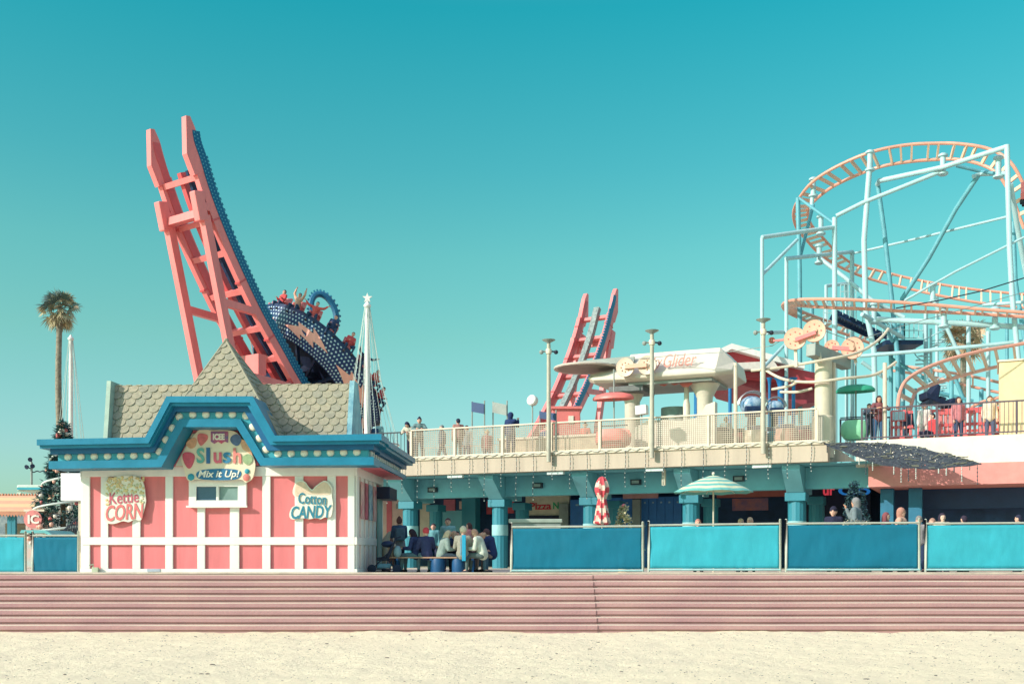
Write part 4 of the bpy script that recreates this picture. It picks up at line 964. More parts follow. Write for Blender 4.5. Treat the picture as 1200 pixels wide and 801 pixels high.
# ------------------------------------------------------------------ red stand with white roof edge
YS = 52
rs = thing('ride_canopy', 'red canopied stand with a white gabled roof edge on teal posts behind the railing', 'canopy', (P(895, 0, YS).x, YS, DZ))
def pp_(pts, Y): return [((p.x), p.z) for p in (P(a, b_, Y) for a, b_ in pts)]
m = MB(); m.prism(pp_([(840, 411), (856, 403.5), (905, 417), (941, 427), (941, 433), (905, 424), (856, 410), (845, 416)], YS), YS - .3, YS + 5); m.build('roof_edge', WHITE, rs)
m = MB(); m.prism(pp_([(843, 417), (856, 410.5), (941, 434), (970, 440), (970, 452), (843, 440)], YS + .3), YS + .2, YS + 6); m.build('red_fascia', RED, rs)
m = MB(); m.prism(pp_([(845, 427), (905, 424), (912, 434), (850, 433)], YS - .2), YS - .5, YS + .1); m.build('beam', mat('pale_beam', rgb(245, 235, 225)), rs)
m = MB(); m.prism(pp_([(855, 441), (965, 450), (965, 470), (938, 474), (905, 462), (862, 450)], YS + 1), YS + .8, YS + 6); m.build('inner_valance', mat('deep_red', rgb(185, 80, 92), .6, .2), rs)
m = MB(); m.prism(pp_([(848, 432), (925, 442), (925, 447), (848, 438)], YS + .1), YS, YS + .19); m.build('stripe', mat('rust_stripe', rgb(190, 70, 80), .6), rs)
for px, w__ in ((854, 4), (815, 6), (913, 7), (928, 4), (900, 3)):
    x = P(px, 0, YS - .6).x; m = MB(); hw = w__ / 2 / F * YS; m.lathe([(hw, DZ), (hw, P(0, 455, YS).z), (hw * 1.5, P(0, 449, YS).z), (hw * 2.4, P(0, 446, YS).z)], (x, YS - .9, 0), 14); m.build('post', mat('strong_blue_post', rgb(30, 125, 185), .4), rs, smooth=True)
# chrome and blue ride cabs behind the mesh
def cab(px, py, label, s=1):
    c = P(px, py, 46.5); t = thing('ride_cab', label, 'ride car', tuple(c), 0, 'round cabs behind the mesh railing', local=True)
    m = MB(); m.ball((0, 0, 0), .62, 16, (1, .8, .8)); m.build('shell', mat('cab_white', rgb(215, 235, 240), .25, .25, 2.5, c2=rgb(40, 120, 170)), t, smooth=True)
    for a in (-.5, .1, .7):
        m = MB(); m.tube([(math.cos(u_) * .72, math.sin(a) * .4 - .2, math.sin(u_) * .68) for u_ in [math.pi * k / 12 for k in range(13)]], .035, 6); m.build('hoop', mat('chrome', rgb(200, 205, 200), .2, .1, metal=.8), t, smooth=True)
    m = MB(); m.box(-.5, .5, -.7, -.5, -.65, -.1); m.build('seat', NAVY, t, bevel=.08)
    m = MB(); m.lathe([(.25, -1.6), (.2, -.5)], n=10); m.build('stem', NAVYD, t)
    t.scale = (s, s, s); return t
cab(881, 475, 'blue and white round cab under chrome hoops behind the mesh railing', .85); cab(908, 477, 'second round cab half hidden beside the lamp post', .62)
# ------------------------------------------------------------------ roller coaster
rc = thing('roller_coaster', 'orange tracked roller coaster on pale blue tubular steel supports', 'roller coaster', tuple(P(1060, 650, 52).xy) + (0,))
def track(pts, tube_r=.078, step=1.05):        # pts: (xa, ya, xb, yb, Y): the two rails as seen, at depth Y
    ra = [P(a, b_, Y) for a, b_, c, d, Y in pts]; rb_ = [P(c, d, Y + .5) for a, b_, c, d, Y in pts]
    def cr3(q):
        res = []
        for i in range(len(q) - 1):
            p = [q[max(0, min(len(q) - 1, i + j))] for j in (-1, 0, 1, 2)]
            for s in range(6):
                t = s / 6; res.append(.5 * ((2 * p[1]) + (-p[0] + p[2]) * t + (2 * p[0] - 5 * p[1] + 4 * p[2] - p[3]) * t * t + (-p[0] + 3 * p[1] - 3 * p[2] + p[3]) * t ** 3))
        res.append(q[-1]); return res
    A, Bq = cr3(ra), cr3(rb_)
    m = MB(); m.tube(A, tube_r, 8); s_ = m.build('track', ORANGE, rc, smooth=True)
    m = MB(); m.tube(Bq, tube_r, 8); r2 = m.build('rail', ORANGE, s_, smooth=True)
    r2.parent = s_
    acc = 0; 
    for i in range(1, len(A)):
        acc += ((A[i] + Bq[i]) / 2 - (A[i - 1] + Bq[i - 1]) / 2).length
        if acc >= step:
            acc -= step; m = MB(); m.bar(A[i], Bq[i], .09, .16); t_ = m.build('cross_tie', mat('tie_peach', rgb(255, 212, 180), .4, .08), s_); 
    for ch in s_.children: pass
# fix: sub-parts are built in the coaster's space, so give them the same origin
_b = MB.build
track([(1216, 262, 1200, 268, 50), (1202, 222, 1186, 232, 50), (1184, 190, 1170, 205, 50), (1160, 175, 1150, 193, 50.5), (1128, 169, 1122, 187, 51), (1100, 168, 1098, 187, 51.5), (1062, 170, 1062, 190, 52), (1022, 178, 1030, 196, 52.5), (985, 193, 1000, 207, 53.5), (955, 211, 974, 220, 54.5), (938, 230, 956, 234, 55.5), (930, 248, 947, 246, 57), (933, 266, 950, 262, 58.5),
       (945, 281, 962, 276, 60), (958, 295, 975, 290, 61), (976, 308, 990, 303, 62), (998, 319, 1004, 311, 62.5), (1024, 328, 1030, 317, 63), (1060, 337, 1062, 325, 63), (1100, 346, 1102, 333, 62.5), (1150, 355, 1150, 340, 62), (1215, 362, 1215, 346, 61.5)], step=.56)
track([(1216, 367, 1216, 372, 47), (1160, 363, 1160, 368.5, 47.5), (1110, 358.5, 1110, 366, 48), (1060, 354.5, 1060, 364.5, 48.5), (1015, 352, 1015, 362, 49), (975, 350.5, 978, 360.5, 49.5), (945, 350.5, 950, 359, 50.5), (925, 352.5, 936, 358, 52), (917, 357.5, 930, 360, 54), (922, 365, 938, 364, 56), (938, 373, 950, 369, 57), (962, 382, 970, 376, 58), (990, 391, 995, 384, 58.5), (1020, 402, 1024, 394, 59)], step=.5)
track([(1052, 478, 1066, 484, 43), (1054, 462, 1069, 470, 43.5), (1060, 448, 1074, 458, 44), (1072, 438, 1088, 452, 44.3), (1090, 429, 1104, 446.5, 44.6), (1115, 420, 1127, 440, 45), (1150, 411, 1157, 432, 45.4), (1182, 405.5, 1185, 426, 45.8), (1216, 399, 1216, 419, 46)], step=.72)
track([(1048, 427, 1046, 434, 62), (1075, 431, 1073, 438, 60), (1105, 435, 1104, 444, 58.5), (1140, 441, 1140, 453, 57.5), (1172, 448, 1172, 460, 57)], step=.8)
track([(1190, 462, 1190, 470, 50), (1160, 468, 1162, 474, 51), (1140, 476, 1143, 482, 52), (1130, 486, 1133, 490, 53)], step=.8)
def steel(pts, w__, mm=STEEL, nm='support_tube'):
    q = [P(a, b_, Y) for a, b_, Y in pts]; m = MB(); m.tube(q, w__ / 2 / F * sum(p.y for p in q) / len(q), 12); return m.build(nm, mm, rc, smooth=True)
C_ = 'support_column'
ZB = lambda px, Y: (px, HY - (DZ - EYE) * F / Y, Y)      # foot on the deck level
def colm(px0, py0, px1, Y, w__, mm=STEEL, mid=None):
    pts = [(px0, py0, Y)] + ([mid + (Y,)] if mid else []) + [(px1, HY + 10, Y)]
    if mid: pts[-1] = (px1, HY + 10, Y)
    return steel(pts, w__, mm, C_)
steel([(1180, 170, 48), (1183, 290, 48), (1186, 345, 48), (1194, 430, 48), (1198, 500, 48), (1200, 640, 48)], 6.2, STEEL, C_)
steel([(1019.5, 190, 51.5), (1016, 235, 51.5), (1012.5, 282, 51.5), (1014.5, 362, 51.5), (1024, 410, 51.5), (1030, 640, 51.5)], 6.5, STEEL, C_)
steel([(1028.5, 216, 53), (1036, 270, 53), (1045, 350, 53), (1052, 420, 53), (1054, 640, 53)], 5.5, STEELT, C_)
steel([(935, 232, 54), (937, 320, 54), (938, 640, 54)], 5.5, STEELT, C_)
steel([(978, 255, 52), (978.5, 640, 52)], 6, STEEL, C_)
steel([(998.5, 295, 56), (999, 640, 56)], 5, STEEL, C_)
steel([(893, 279, 50), (893, 640, 50)], 4.5, STEEL, C_)
steel([(921.5, 303, 52), (921.5, 640, 52)], 4.5, STEEL, C_)
steel([(968, 334, 60), (968, 640, 60)], 4, STEEL, C_); steel([(992, 334, 61), (992, 640, 61)], 4, STEEL, C_)
steel([(953, 216, 55), (951, 245, 55)], 5, STEEL); steel([(953, 240, 54.6), (938, 300, 54.2)], 4, STEELT)
for px, Y, w__, y0, mm in ((1044, 55, 5, 372, STEELT), (1056, 56, 9, 380, STEELT), (1135, 50, 5, 366, STEEL), (1158, 51, 5, 388, STEEL), (1085, 54, 5, 366, STEEL), (1115, 50, 5, 442, STEELT), (1150, 57, 5, 456, STEELT), (1180, 54, 4, 368, STEELT), (1173, 49, 4, 170, None), (951, 60, 6, 358, STEELT), (1072, 44.5, 5, 455, STEELT), (1098, 60, 4, 348, STEEL)):
    if mm: steel([(px, y0, Y), (px, 640, Y)], w__, mm, C_)
for pts_, w__, mm in (
    ([(1028.5, 216, 53), (1030, 212, 51.8), (1105, 196, 50), (1180, 172, 48)], 6, STEEL), ([(980, 253, 52), (1010, 238, 51.5), (1105, 200, 50.2)], 5, STEEL), ([(936, 232, 54), (979, 263, 52)], 3.6, STEELT),
    ([(893, 278, 50), (978, 266, 52)], 5, STEEL), ([(893, 322, 50), (934, 281, 53)], 4, STEEL), ([(921, 303, 52), (960, 299, 54), (999, 295, 56)], 4.5, STEEL), ([(999, 297, 56), (1060, 283, 54), (1180, 254, 49)], 2.8, STEEL),
    ([(960, 302, 54), (990, 325, 53), (1022, 352, 52.5), (1060, 372, 52)], 5, STEEL), ([(968, 335, 60), (992, 332, 61)], 4, STEEL), ([(1146, 206, 50), (1120, 245, 51), (1088, 303, 52), (1056, 352, 53)], 5.5, STEELT), ([(1140, 207, 50), (1150, 204, 50), (1180, 203, 48.5)], 5, STEEL), ([(1120, 194, 50), (1150, 201, 50), (1165, 203, 49)], 4, STEELT),
    ([(1060, 352, 48.5), (1120, 318, 48.2), (1200, 278, 48)], 2.8, STEEL), ([(1184, 215, 48), (1192, 265, 49), (1204, 330, 50)], 6, STEEL), ([(1187, 260, 50), (1190, 330, 50), (1204, 420, 50)], 5, STEELT),
    ([(1028, 374, 50), (1070, 376, 49), (1130, 379, 48.5), (1215, 384, 48)], 6.5, STEEL), ([(1008, 417, 50), (1080, 411, 49), (1150, 405, 48.5), (1215, 398, 48)], 4.5, STEEL), ([(1152, 357, 50), (1215, 353, 48)], 4, STEEL), ([(1093, 350, 52), (1110, 385, 52), (1124, 415, 52)], 4.5, STEEL), ([(1010, 368, 51), (1035, 382, 52), (1058, 395, 53)], 5, STEEL),
    ([(898, 390, 50), (935, 388, 54)], 4.5, STEEL), ([(1118, 440, 52), (1130, 470, 52), (1140, 500, 52)], 4.5, STEELT), ([(1100, 460, 52), (1140, 470, 52)], 5, STEELT), ([(1010, 424, 52), (1040, 445, 52)], 4.5, STEEL), ([(1005, 348, 52), (1030, 370, 52), (1046, 400, 53)], 4, STEELT), ([(893, 432, 50), (925, 398, 53)], 4, STEEL),
    ([(1022, 352, 52), (1043, 362, 52)], 4, STEEL), ([(1044, 420, 55), (1085, 444, 54), (1115, 470, 53)], 4.5, STEELT), ([(1048, 395, 55), (1058, 470, 55)], 3, STEEL)):
    steel(pts_, w__, mm, 'brace_tube')
for px, py, Y in ((1019.5, 188, 51.5), (953, 219, 55), (1105, 192, 50.3), (1170, 195, 48.8), (962, 263, 54), (960, 297, 54.4), (1093, 343, 53), (1024, 366, 51.5), (1106, 370, 48.6), (1166, 372, 48.2)):
    c = P(px, py, Y); m = MB(); m.lathe([(.16, -.55), (.24, -.5), (.24, -.42), (.13, -.38), (.13, .3), (.22, .34), (.22, .42), (.1, .5)], c, 12); m.build('track_saddle', STEEL, rc, smooth=True)
# platforms, stair and spiral stair inside the frame
m = MB()
for k in range(16): a = P(982 + k * 3.6, 368 + k * 1.65, 53.2); m.box(a.x, a.x + .17, 53, 54, a.z - .05, a.z)
a, b2 = P(980, 366, 53.1), P(1040, 395, 53.1)
m.bar(a, b2, .08, .25); m.bar(a + Vector((0, 1, 0)), b2 + Vector((0, 1, 0)), .08, .25); m.build('maintenance_stair', NAVY, rc)
m = MB(); a, b2 = P(1038, 398, 53), P(1082, 396, 53); m.box(a.x, b2.x, 53, 55, a.z - .22, a.z); m.build('maintenance_platform', NAVY, rc)
def cage(px0, px1, y0, y1, Y, nm='platform_guard'):
    m = MB(); a, b2 = P(px0, y1, Y), P(px1, y0, Y); n = max(2, int((px1 - px0) / 4.5))
    for i in range(n + 1): x = lerp(a.x, b2.x, i / n); m.box(x - .02, x + .02, Y - .02, Y + .02, a.z, b2.z)
    for zz in (0, .5, 1): z = lerp(a.z, b2.z, zz); m.box(a.x, b2.x, Y - .025, Y + .025, z - .02, z + .02)
    m.build(nm, STEEL, rc)
cage(1040, 1060, 376, 396, 53); cage(1060, 1082, 378, 396, 53); cage(965, 985, 355, 378, 58); cage(985, 1003, 333, 350, 58)
m = MB(); a, b2 = P(980, 350, 53.0), P(1042, 380, 53.0); m.tube([a, b2], .035, 6)
for i in range(9): q = a.lerp(b2, i / 8); m.tube([q, q - Vector((0, 0, .62))], .025, 6)
m.build('stair_handrail', STEEL, rc)
c = P(1091, 440, 54); m = MB(); m.tube([(c.x, 54, DZ), (c.x, 54, P(0, 385, 54).z)], .07, 8)
for k in range(44):
    a = k * .42; z = lerp(DZ, P(0, 396, 54).z, k / 44); d = Vector((math.cos(a), math.sin(a), 0)); e2 = Vector((math.cos(a + .35), math.sin(a + .35), 0))
    o_ = Vector((c.x, 54, z)); m.add([o_, o_ + d * .75, o_ + e2 * .75, o_ + Vector((0, 0, .04)), o_ + d * .75 + Vector((0, 0, .04)), o_ + e2 * .75 + Vector((0, 0, .04))], [(0, 1, 2), (3, 5, 4), (0, 3, 4, 1), (1, 4, 5, 2), (2, 5, 3, 0)])
m.tube([Vector((c.x + math.cos(k * .3) * .78, 54 + math.sin(k * .3) * .78, lerp(DZ + .9, P(0, 388, 54).z, k / 60))) for k in range(61)], .03, 5); m.build('spiral_stair', STEEL, rc)
# coaster cars
def coaster_car(px, py, Y, label, mm, rz=0, tilt=0, sc=1):
    c = P(px, py, Y); t = thing('coaster_car', label, 'coaster car', tuple(c), 0, None, local=True); t.rotation_euler = (0, tilt, rz); t.scale = (sc, sc, sc)
    m = MB(); m.prism([(-.95, .12), (-.8, -.2), (.8, -.2), (1.1, .1), (.95, .35), (.45, .30), (.35, .05), (-.2, .05), (-.3, .65), (-.5, .7), (-.7, .1)], -.5, .5); m.build('body', mm, t, bevel=.06)
    for sx in (-.55, .55):
        m = MB(); m.lathe([(.12, -.55), (.14, -.5), (.14, .5), (.12, .55)], (sx, 0, -.3), 12, (0, 1, 0)); m.build('wheel_set', BLACK, t, smooth=True)
    m = MB(); m.box(-.15, .2, -.4, .4, .05, .2); m.build('seat', BLACK, t, bevel=.04)
    return t
cc1 = coaster_car(1100, 470, 43.6, 'navy coaster car banked on the climbing track at the right', NAVYD, 0, R(20), .8)
coaster_car(1210, 229, 50, 'coral coaster car at the top of the track at the right edge', CORAL, R(60), R(-10), .9)
# ------------------------------------------------------------------ people
CL = {}
def cloth(c): 
    if c not in CL: CL[c] = mat('cloth_%d_%d_%d' % c, rgb(*c), .85, .12, 9, .3, 80)
    return CL[c]
def capsule(m, a, ra, b, rb_, n=10):
    m.tube([a, b], [ra, rb_], n); m.ball(a, ra, n); m.ball(b, rb_, n)
def fuse(segs, voxel, smooth=4):        # tapered capsules melted into one continuous surface
    m = MB()
    for a, ra, b, rb_ in segs: capsule(m, Vector(a), ra, Vector(b), rb_)
    me = bpy.data.meshes.new('b'); me.from_pydata([tuple(v) for v in m.v], [], m.f)
    o = bpy.data.objects.new('b', me); r = o.modifiers.new('r', 'REMESH'); r.mode = 'VOXEL'; r.voxel_size = voxel
    s = o.modifiers.new('s', 'SMOOTH'); s.factor = .5; s.iterations = smooth
    res = bake(o); bpy.data.meshes.remove(me); return res
def mesh_obj(name, me, mm, parent, extra=None):
    if extra:
        bm = bmesh.new(); bm.from_mesh(me); o = len(bm.verts); vs = [bm.verts.new(v) for v in extra.v]
        for f in extra.f:
            try: bm.faces.new([vs[i] for i in f])
            except ValueError: pass
        bm.to_mesh(me); bm.free()
    me.materials.clear(); me.materials.append(mm); me.name = name
    for p in me.polygons: p.use_smooth = True; p.material_index = 0
    ob = bpy.data.objects.new(name, me); COL.objects.link(ob); ob.parent = parent; return ob
SKINS = [(240, 190, 165), (225, 170, 140), (190, 135, 105), (245, 205, 180)]
def person(label, loc, rz=0, pose='stand', lean=0, nod=0, arms='down', H=1.7, top=(40, 60, 100), bottom=(50, 70, 105), hair=(60, 45, 45), skin=0, style='short', cover=None, group=None, matrix=None, voxel=.020, legs=None, sleeves=True):
    t = thing('person', label, 'person', loc, rz, group, local=True)
    if matrix is not None: t.matrix_world = matrix
    k = H / 1.7; t.scale = (k, k, k) if matrix is None else t.scale
    X = Vector
    pel = X((0, 0, .92)) if pose in ('stand', 'walk') else X((0, 0, .53))
    if pose == 'ride': pel = X((0, 0, .16))
    if pose == 'crouch': pel = X((0, 0, .42))
    Rl = Matrix.Rotation(-R(lean), 3, 'X'); Rn = Matrix.Rotation(-R(lean * .6 + nod), 3, 'X')
    ch = pel + Rl @ X((0, 0, .42)); nk = pel + Rl @ X((0, .0, .53)); hd = nk + Rn @ X((0, .02, .145))
    sh = {s: ch + Rl @ X((s * .17, 0, .05)) for s in (-1, 1)}
    hp = {s: pel + X((s * .09, 0, -.02)) for s in (-1, 1)}
    kn, an = {}, {}
    for s in (-1, 1):
        if pose == 'stand': kn[s] = hp[s] + X((s * .02, .02, -.42)); an[s] = kn[s] + X((0, -.03, -.40))
        elif pose == 'walk': kn[s] = hp[s] + X((s * .01, .12 * s, -.41)); an[s] = kn[s] + X((0, -.02 + .1 * s, -.40))
        elif pose == 'sit': kn[s] = hp[s] + X((s * .07, .42, .01)); an[s] = kn[s] + X((0, .02, -.43))
        elif pose == 'ride': kn[s] = hp[s] + X((s * .13, .38, .0)); an[s] = kn[s] + X((0, -.10, -.38))
        else: kn[s] = hp[s] + X((s * .1, .38, .10)); an[s] = kn[s] + X((0, -.18, -.40))
    el, wr = {}, {}
    for s in (-1, 1):
        a = arms if isinstance(arms, str) else arms[0 if s < 0 else 1]
        D = {'down': ((s * .06, -.02, -.28), (-s * .01, .08, -.24)), 'table': ((s * .07, .10, -.25), (-s * .07, .24, .0)), 'hold': ((s * .05, .06, -.27), (-s * .06, .23, .04)),
             'up': ((s * .14, .04, .24), (-s * .02, .02, .26)), 'phone': ((s * .03, .18, -.18), (-s * .04, .10, .24)), 'push': ((s * .04, .10, -.26), (0, .24, -.04)),
             'rail': ((s * .12, .20, -.14), (-s * .16, .18, .02)), 'out': ((s * .24, .06, .04), (s * .18, .08, .14))}[a]
        el[s] = sh[s] + Rl @ X(D[0]); wr[s] = el[s] + X(D[1])
    face = Rn @ X((0, 1, 0)); up_ = Rn @ X((0, 0, 1)); rt_ = X((1, 0, 0))
    seg = [(hd + up_ * .02, .092, hd - up_ * .05 + face * .012, .076), (hd - up_ * .07 + face * .05, .04, hd - up_ * .08 + face * .055, .036), (nk - up_ * .03, .052, hd - up_ * .06 - face * .02, .05),
           (hd + face * .092 - up_ * .012, .016, hd + face * .088 + up_ * .02, .012), (hd + rt_ * .088, .018, hd + rt_ * .088 - up_ * .03, .014), (hd - rt_ * .088, .018, hd - rt_ * .088 - up_ * .03, .014),
           (pel - rt_ * .06, .11, pel + rt_ * .06, .11), (pel, .13, ch, .135), (ch - rt_ * .08, .11, ch + rt_ * .08, .11), (sh[-1], .062, sh[1], .062), (ch, .1, nk, .055)]
    for s in (-1, 1):
        seg += [(sh[s], .055, el[s], .042), (el[s], .042, wr[s], .027), (hp[s], .085, kn[s], .058), (kn[s], .056, an[s], .036), (an[s], .038, an[s] + X((0, .13, -.045)), .034), (wr[s], .03, wr[s] + (wr[s] - el[s]).normalized() * .07, .034)]
    ex = MB()           # five fingers per hand, rooted in the palm
    for s in (-1, 1):
        d = (wr[s] - el[s]).normalized(); u, v = basis(d); p0 = wr[s] + d * .055
        for i, L_ in enumerate((.07, .08, .076, .06)):
            b0 = p0 + u * (i - 1.5) * .021; ex.tube([b0, b0 + d * L_ * .6 + v * .008, b0 + d * L_ * .9 + v * .03], [.0095, .0085, .007], 5)
        ex.tube([wr[s] + u * -.025 + d * .02, wr[s] + u * -.055 + d * .05, wr[s] + u * -.05 + d * .085], [.012, .010, .008], 5)
    mesh_obj('body', fuse(seg, voxel), cloth(SKINS[skin]) if False else mat('skin_%d' % skin, rgb(*SKINS[skin]), .6, .05), t, ex)
    g = .022
    tops = [(pel - rt_ * .05 + Rl @ X((0, 0, .02)), .12 + g, pel + rt_ * .05 + Rl @ X((0, 0, .02)), .12 + g), (pel, .14 + g, ch, .14 + g), (ch - rt_ * .08, .11 + g, ch + rt_ * .08, .11 + g), (sh[-1], .065 + g, sh[1], .065 + g), (ch, .09 + g, nk - up_ * .03, .05 + g)]
    for s in (-1, 1):
        tops += [(sh[s], .06 + g, el[s], .045 + g)]
        if sleeves: tops += [(el[s], .045 + g, wr[s] - (wr[s] - el[s]) * .1, .03 + g)]
    mesh_obj('jacket' if sleeves else 'shirt', fuse(tops, voxel), cloth(top), t)
    bt = [(pel - rt_ * .05, .122, pel + rt_ * .05, .122)]
    for s in (-1, 1): bt += [(hp[s], .10, kn[s], .072), (kn[s], .070, an[s] - (an[s] - kn[s]) * .06, .05)]
    if style == 'skirt' or legs == 'skirt': bt = [(pel, .14, pel - X((0, 0, .25)), .2)] + bt
    mesh_obj('trousers', fuse(bt, voxel), cloth(bottom), t)
    for s in (-1, 1): m = MB(); capsule(m, an[s] + X((0, -.02, -.035)), .048, an[s] + X((0, .14, -.05)), .042); m.v = [X((v.x, v.y, max(v.z, an[s].z - .092))) for v in m.v]; m.build('shoe', cloth((60, 60, 70)), t, smooth=True)
    hs = [(hd + up_ * .035 - face * .012, .1, hd - face * .035 - up_ * .01, .09)]
    if style == 'long': hs += [(hd - face * .05, .085, nk - face * .07 - up_ * .12, .065), (hd + rt_ * .06 - face * .02, .06, nk + rt_ * .08 - up_ * .04, .04), (hd - rt_ * .06 - face * .02, .06, nk - rt_ * .08 - up_ * .04, .04)]
    if style == 'bun': hs += [(hd + up_ * .12, .05, hd + up_ * .13 - face * .03, .045)]
    if cover == 'beanie': hs = [(hd + up_ * .045 - face * .01, .108, hd + up_ * .07 - face * .02, .09)]
    if cover == 'hood': hs = [(hd + up_ * .03 - face * .025, .118, hd - up_ * .06 - face * .05, .10), (hd - up_ * .09 - face * .03, .09, nk - face * .03, .09)]
    mesh_obj({'beanie': 'beanie', 'hood': 'hood'}.get(cover, 'hair'), fuse(hs, voxel), cloth(hair), t)
    m = MB()
    for s in (-1, 1): m.ball(hd + face * .087 + rt_ * s * .032 + up_ * .012, .011, 6)
    m.ball(hd + face * .086 - up_ * .058, .014, 6, (1.8, .6, .5)); m.build('face_features', mat('face_dark', rgb(70, 45, 45), .5), t, smooth=True)
    t['hd'] = tuple(hd); return t
def at_px(px, Y): return ((px - CX) / F * Y, Y)
# facing: rz = 0 looks away from the camera (+Y); 180 looks at the camera; 90 looks left; -90 looks right
def gp(label, px, Y, rz, **k): x, y = at_px(px, Y); return person(label, (x, y, k.pop('z', 0.0)), R(rz), **k)
DINE = 'people at the picnic tables beside the kiosk'
w1 = gp('woman in navy jacket and short grey skirt with a backpack pushing the stroller', 468, 33, 12, pose='walk', arms='push', H=1.66, top=(70, 100, 135), bottom=(40, 55, 95), hair=(115, 75, 75), style='bun', legs=None)
m = MB(); m.box(-.15, .15, -.33, -.14, .98, 1.38); bk = m.build('backpack', cloth((95, 120, 140)), w1, bevel=.05); m = MB(); m.lathe([(.21, .70), (.18, .98), (.16, 1.02)], n=16); m.build('skirt', cloth((160, 150, 155)), w1, smooth=True)
gp('person in cream coat bending forward behind the stroller', 450, 34, -60, pose='stand', lean=38, arms='push', H=1.55, top=(245, 225, 200), bottom=(235, 210, 185), hair=(60, 60, 75))
gp('dark haired woman in black jacket seated facing left at the left table', 489, 31.6, 75, pose='sit', lean=12, nod=10, arms='table', H=1.68, top=(55, 70, 118), bottom=(125, 155, 165), hair=(55, 40, 55), style='long', group=DINE, voxel=.016)
gp('person in black jacket with coral beanie seated with back to the beach', 500, 31.2, 15, pose='sit', lean=10, arms='table', H=1.68, top=(60, 68, 112), bottom=(135, 165, 175), hair=(235, 85, 95), cover='beanie', group=DINE, voxel=.016)
gp('blonde person in olive grey jacket seated facing right with head lowered', 517, 31.2, -70, pose='sit', lean=17, nod=12, arms='table', H=1.64, top=(150, 172, 165), bottom=(75, 95, 110), hair=(240, 215, 180), style='long', group=DINE, voxel=.016)
gp('boy with brown hair behind the picnic table in pale teal top', 525, 33.6, 175, pose='stand', arms='down', H=1.66, top=(150, 200, 200), bottom=(60, 80, 110), hair=(105, 80, 85), group=DINE, voxel=.016)
gp('light haired person in navy top across the table leaning down', 529, 32.5, 200, pose='sit', lean=22, nod=10, arms='table', H=1.66, top=(45, 60, 95), bottom=(60, 80, 110), hair=(230, 180, 150), group=DINE, voxel=.016)
p8 = gp('person in tan coat with cream beanie and cyan scarf, back to the beach', 542, 30.9, -8, pose='sit', lean=8, arms='table', H=1.72, top=(165, 165, 150), bottom=(75, 105, 125), hair=(245, 235, 205), cover='beanie', group=DINE, voxel=.016)
m = MB(); m.box(.02, .13, -.20, -.165, .35, 1.08); m.box(-.02, .0, -.2, -.168, .5, 1.02); m.build('scarf', mat('scarf_cyan', rgb(40, 175, 215), .8), p8, bevel=.01)
gp('curly peach haired person bending low over the table end', 553, 31.6, -100, pose='sit', lean=25, nod=20, arms='table', H=1.62, top=(80, 60, 80), bottom=(90, 130, 150), hair=(235, 180, 150), style='long', group=DINE, voxel=.016)
gp('person in white sweatshirt and grey trousers seated facing left leaning on the table', 566, 31.0, 72, pose='sit', lean=20, nod=14, arms='table', H=1.7, top=(225, 235, 215), bottom=(95, 115, 115), hair=(215, 165, 140), group=DINE, voxel=.016)
gp('dark haired person in black jacket seated against the front teal column', 577, 32.0, 60, pose='sit', lean=14, nod=15, arms='table', H=1.72, top=(50, 70, 120), bottom=(200, 180, 170), hair=(105, 70, 75), group=DINE, voxel=.016)
gp('child in red coat standing behind the tables before the shop counter', 536, 38, 180, pose='stand', H=1.35, top=(215, 70, 85), bottom=(50, 60, 90), hair=(50, 45, 60))
gp('person in teal shirt standing at the shop counter behind the left table', 508, 39, 170, pose='stand', H=1.65, top=(110, 175, 180), bottom=(70, 80, 110), hair=(70, 55, 65))
gp('toddler in cream top beside the stroller', 459, 32.4, 40, pose='stand', H=1.0, top=(245, 225, 200), bottom=(200, 150, 140), hair=(130, 90, 80))
gp('person in pink top walking past the shop behind the tables', 550, 37.5, 95, pose='walk', H=1.64, top=(235, 160, 160), bottom=(80, 95, 130), hair=(90, 65, 65), style='long')
# deck people
def dp(label, px, off, rz, **k):
    x = BF.x(px, off); w_ = BF.w(x, off); return person(label, (w_.x, w_.y, DZ + k.pop('dz', 0)), R(rz), **k)
a1 = dp('person in teal grey jacket with backpack standing with back turned beside the roof end', 415.5, 1.1, -10, H=1.68, top=(110, 150, 155), bottom=(50, 70, 100), hair=(40, 55, 95))
m = MB(); m.box(-.13, .13, -.30, -.15, 1.0, 1.35); m.build('backpack', cloth((150, 140, 140)), a1, bevel=.05)
a2 = dp('man in pale jacket with dark blue backpack on the deck right of the star pole', 443, 1.1, -25, H=1.74, top=(165, 205, 205), bottom=(60, 80, 105), hair=(90, 85, 95), arms=('push', 'down'))
m = MB(); m.box(-.14, .14, -.32, -.15, .95, 1.36); m.build('backpack', cloth((40, 80, 120)), a2, bevel=.05)
dp('dark haired person bending over the deck railing', 481.5, .55, 160, lean=30, nod=25, arms='rail', H=1.6, top=(225, 220, 200), bottom=(50, 60, 90), hair=(35, 45, 80), style='long')
dp('person with top knot looking down at the beach over the railing', 491.5, .6, 185, lean=14, nod=0, arms='rail', H=1.68, top=(120, 150, 150), bottom=(60, 75, 100), hair=(45, 50, 75), style='bun')
dp('grey haired person walking along the deck behind the mesh', 518, 3.0, 100, pose='walk', H=1.66, top=(60, 90, 115), bottom=(60, 75, 95), hair=(150, 160, 160))
dp('dark haired person in rust jacket leaning back on the mesh railing', 537, .8, 20, H=1.58, top=(190, 140, 130), bottom=(70, 80, 95), hair=(40, 50, 75))
dp('person in navy hooded jacket raising a phone above the railing', 598.5, 1.4, -30, H=1.78, arms=('down', 'phone'), top=(35, 60, 110), bottom=(40, 55, 90), hair=(35, 60, 110), cover='hood')
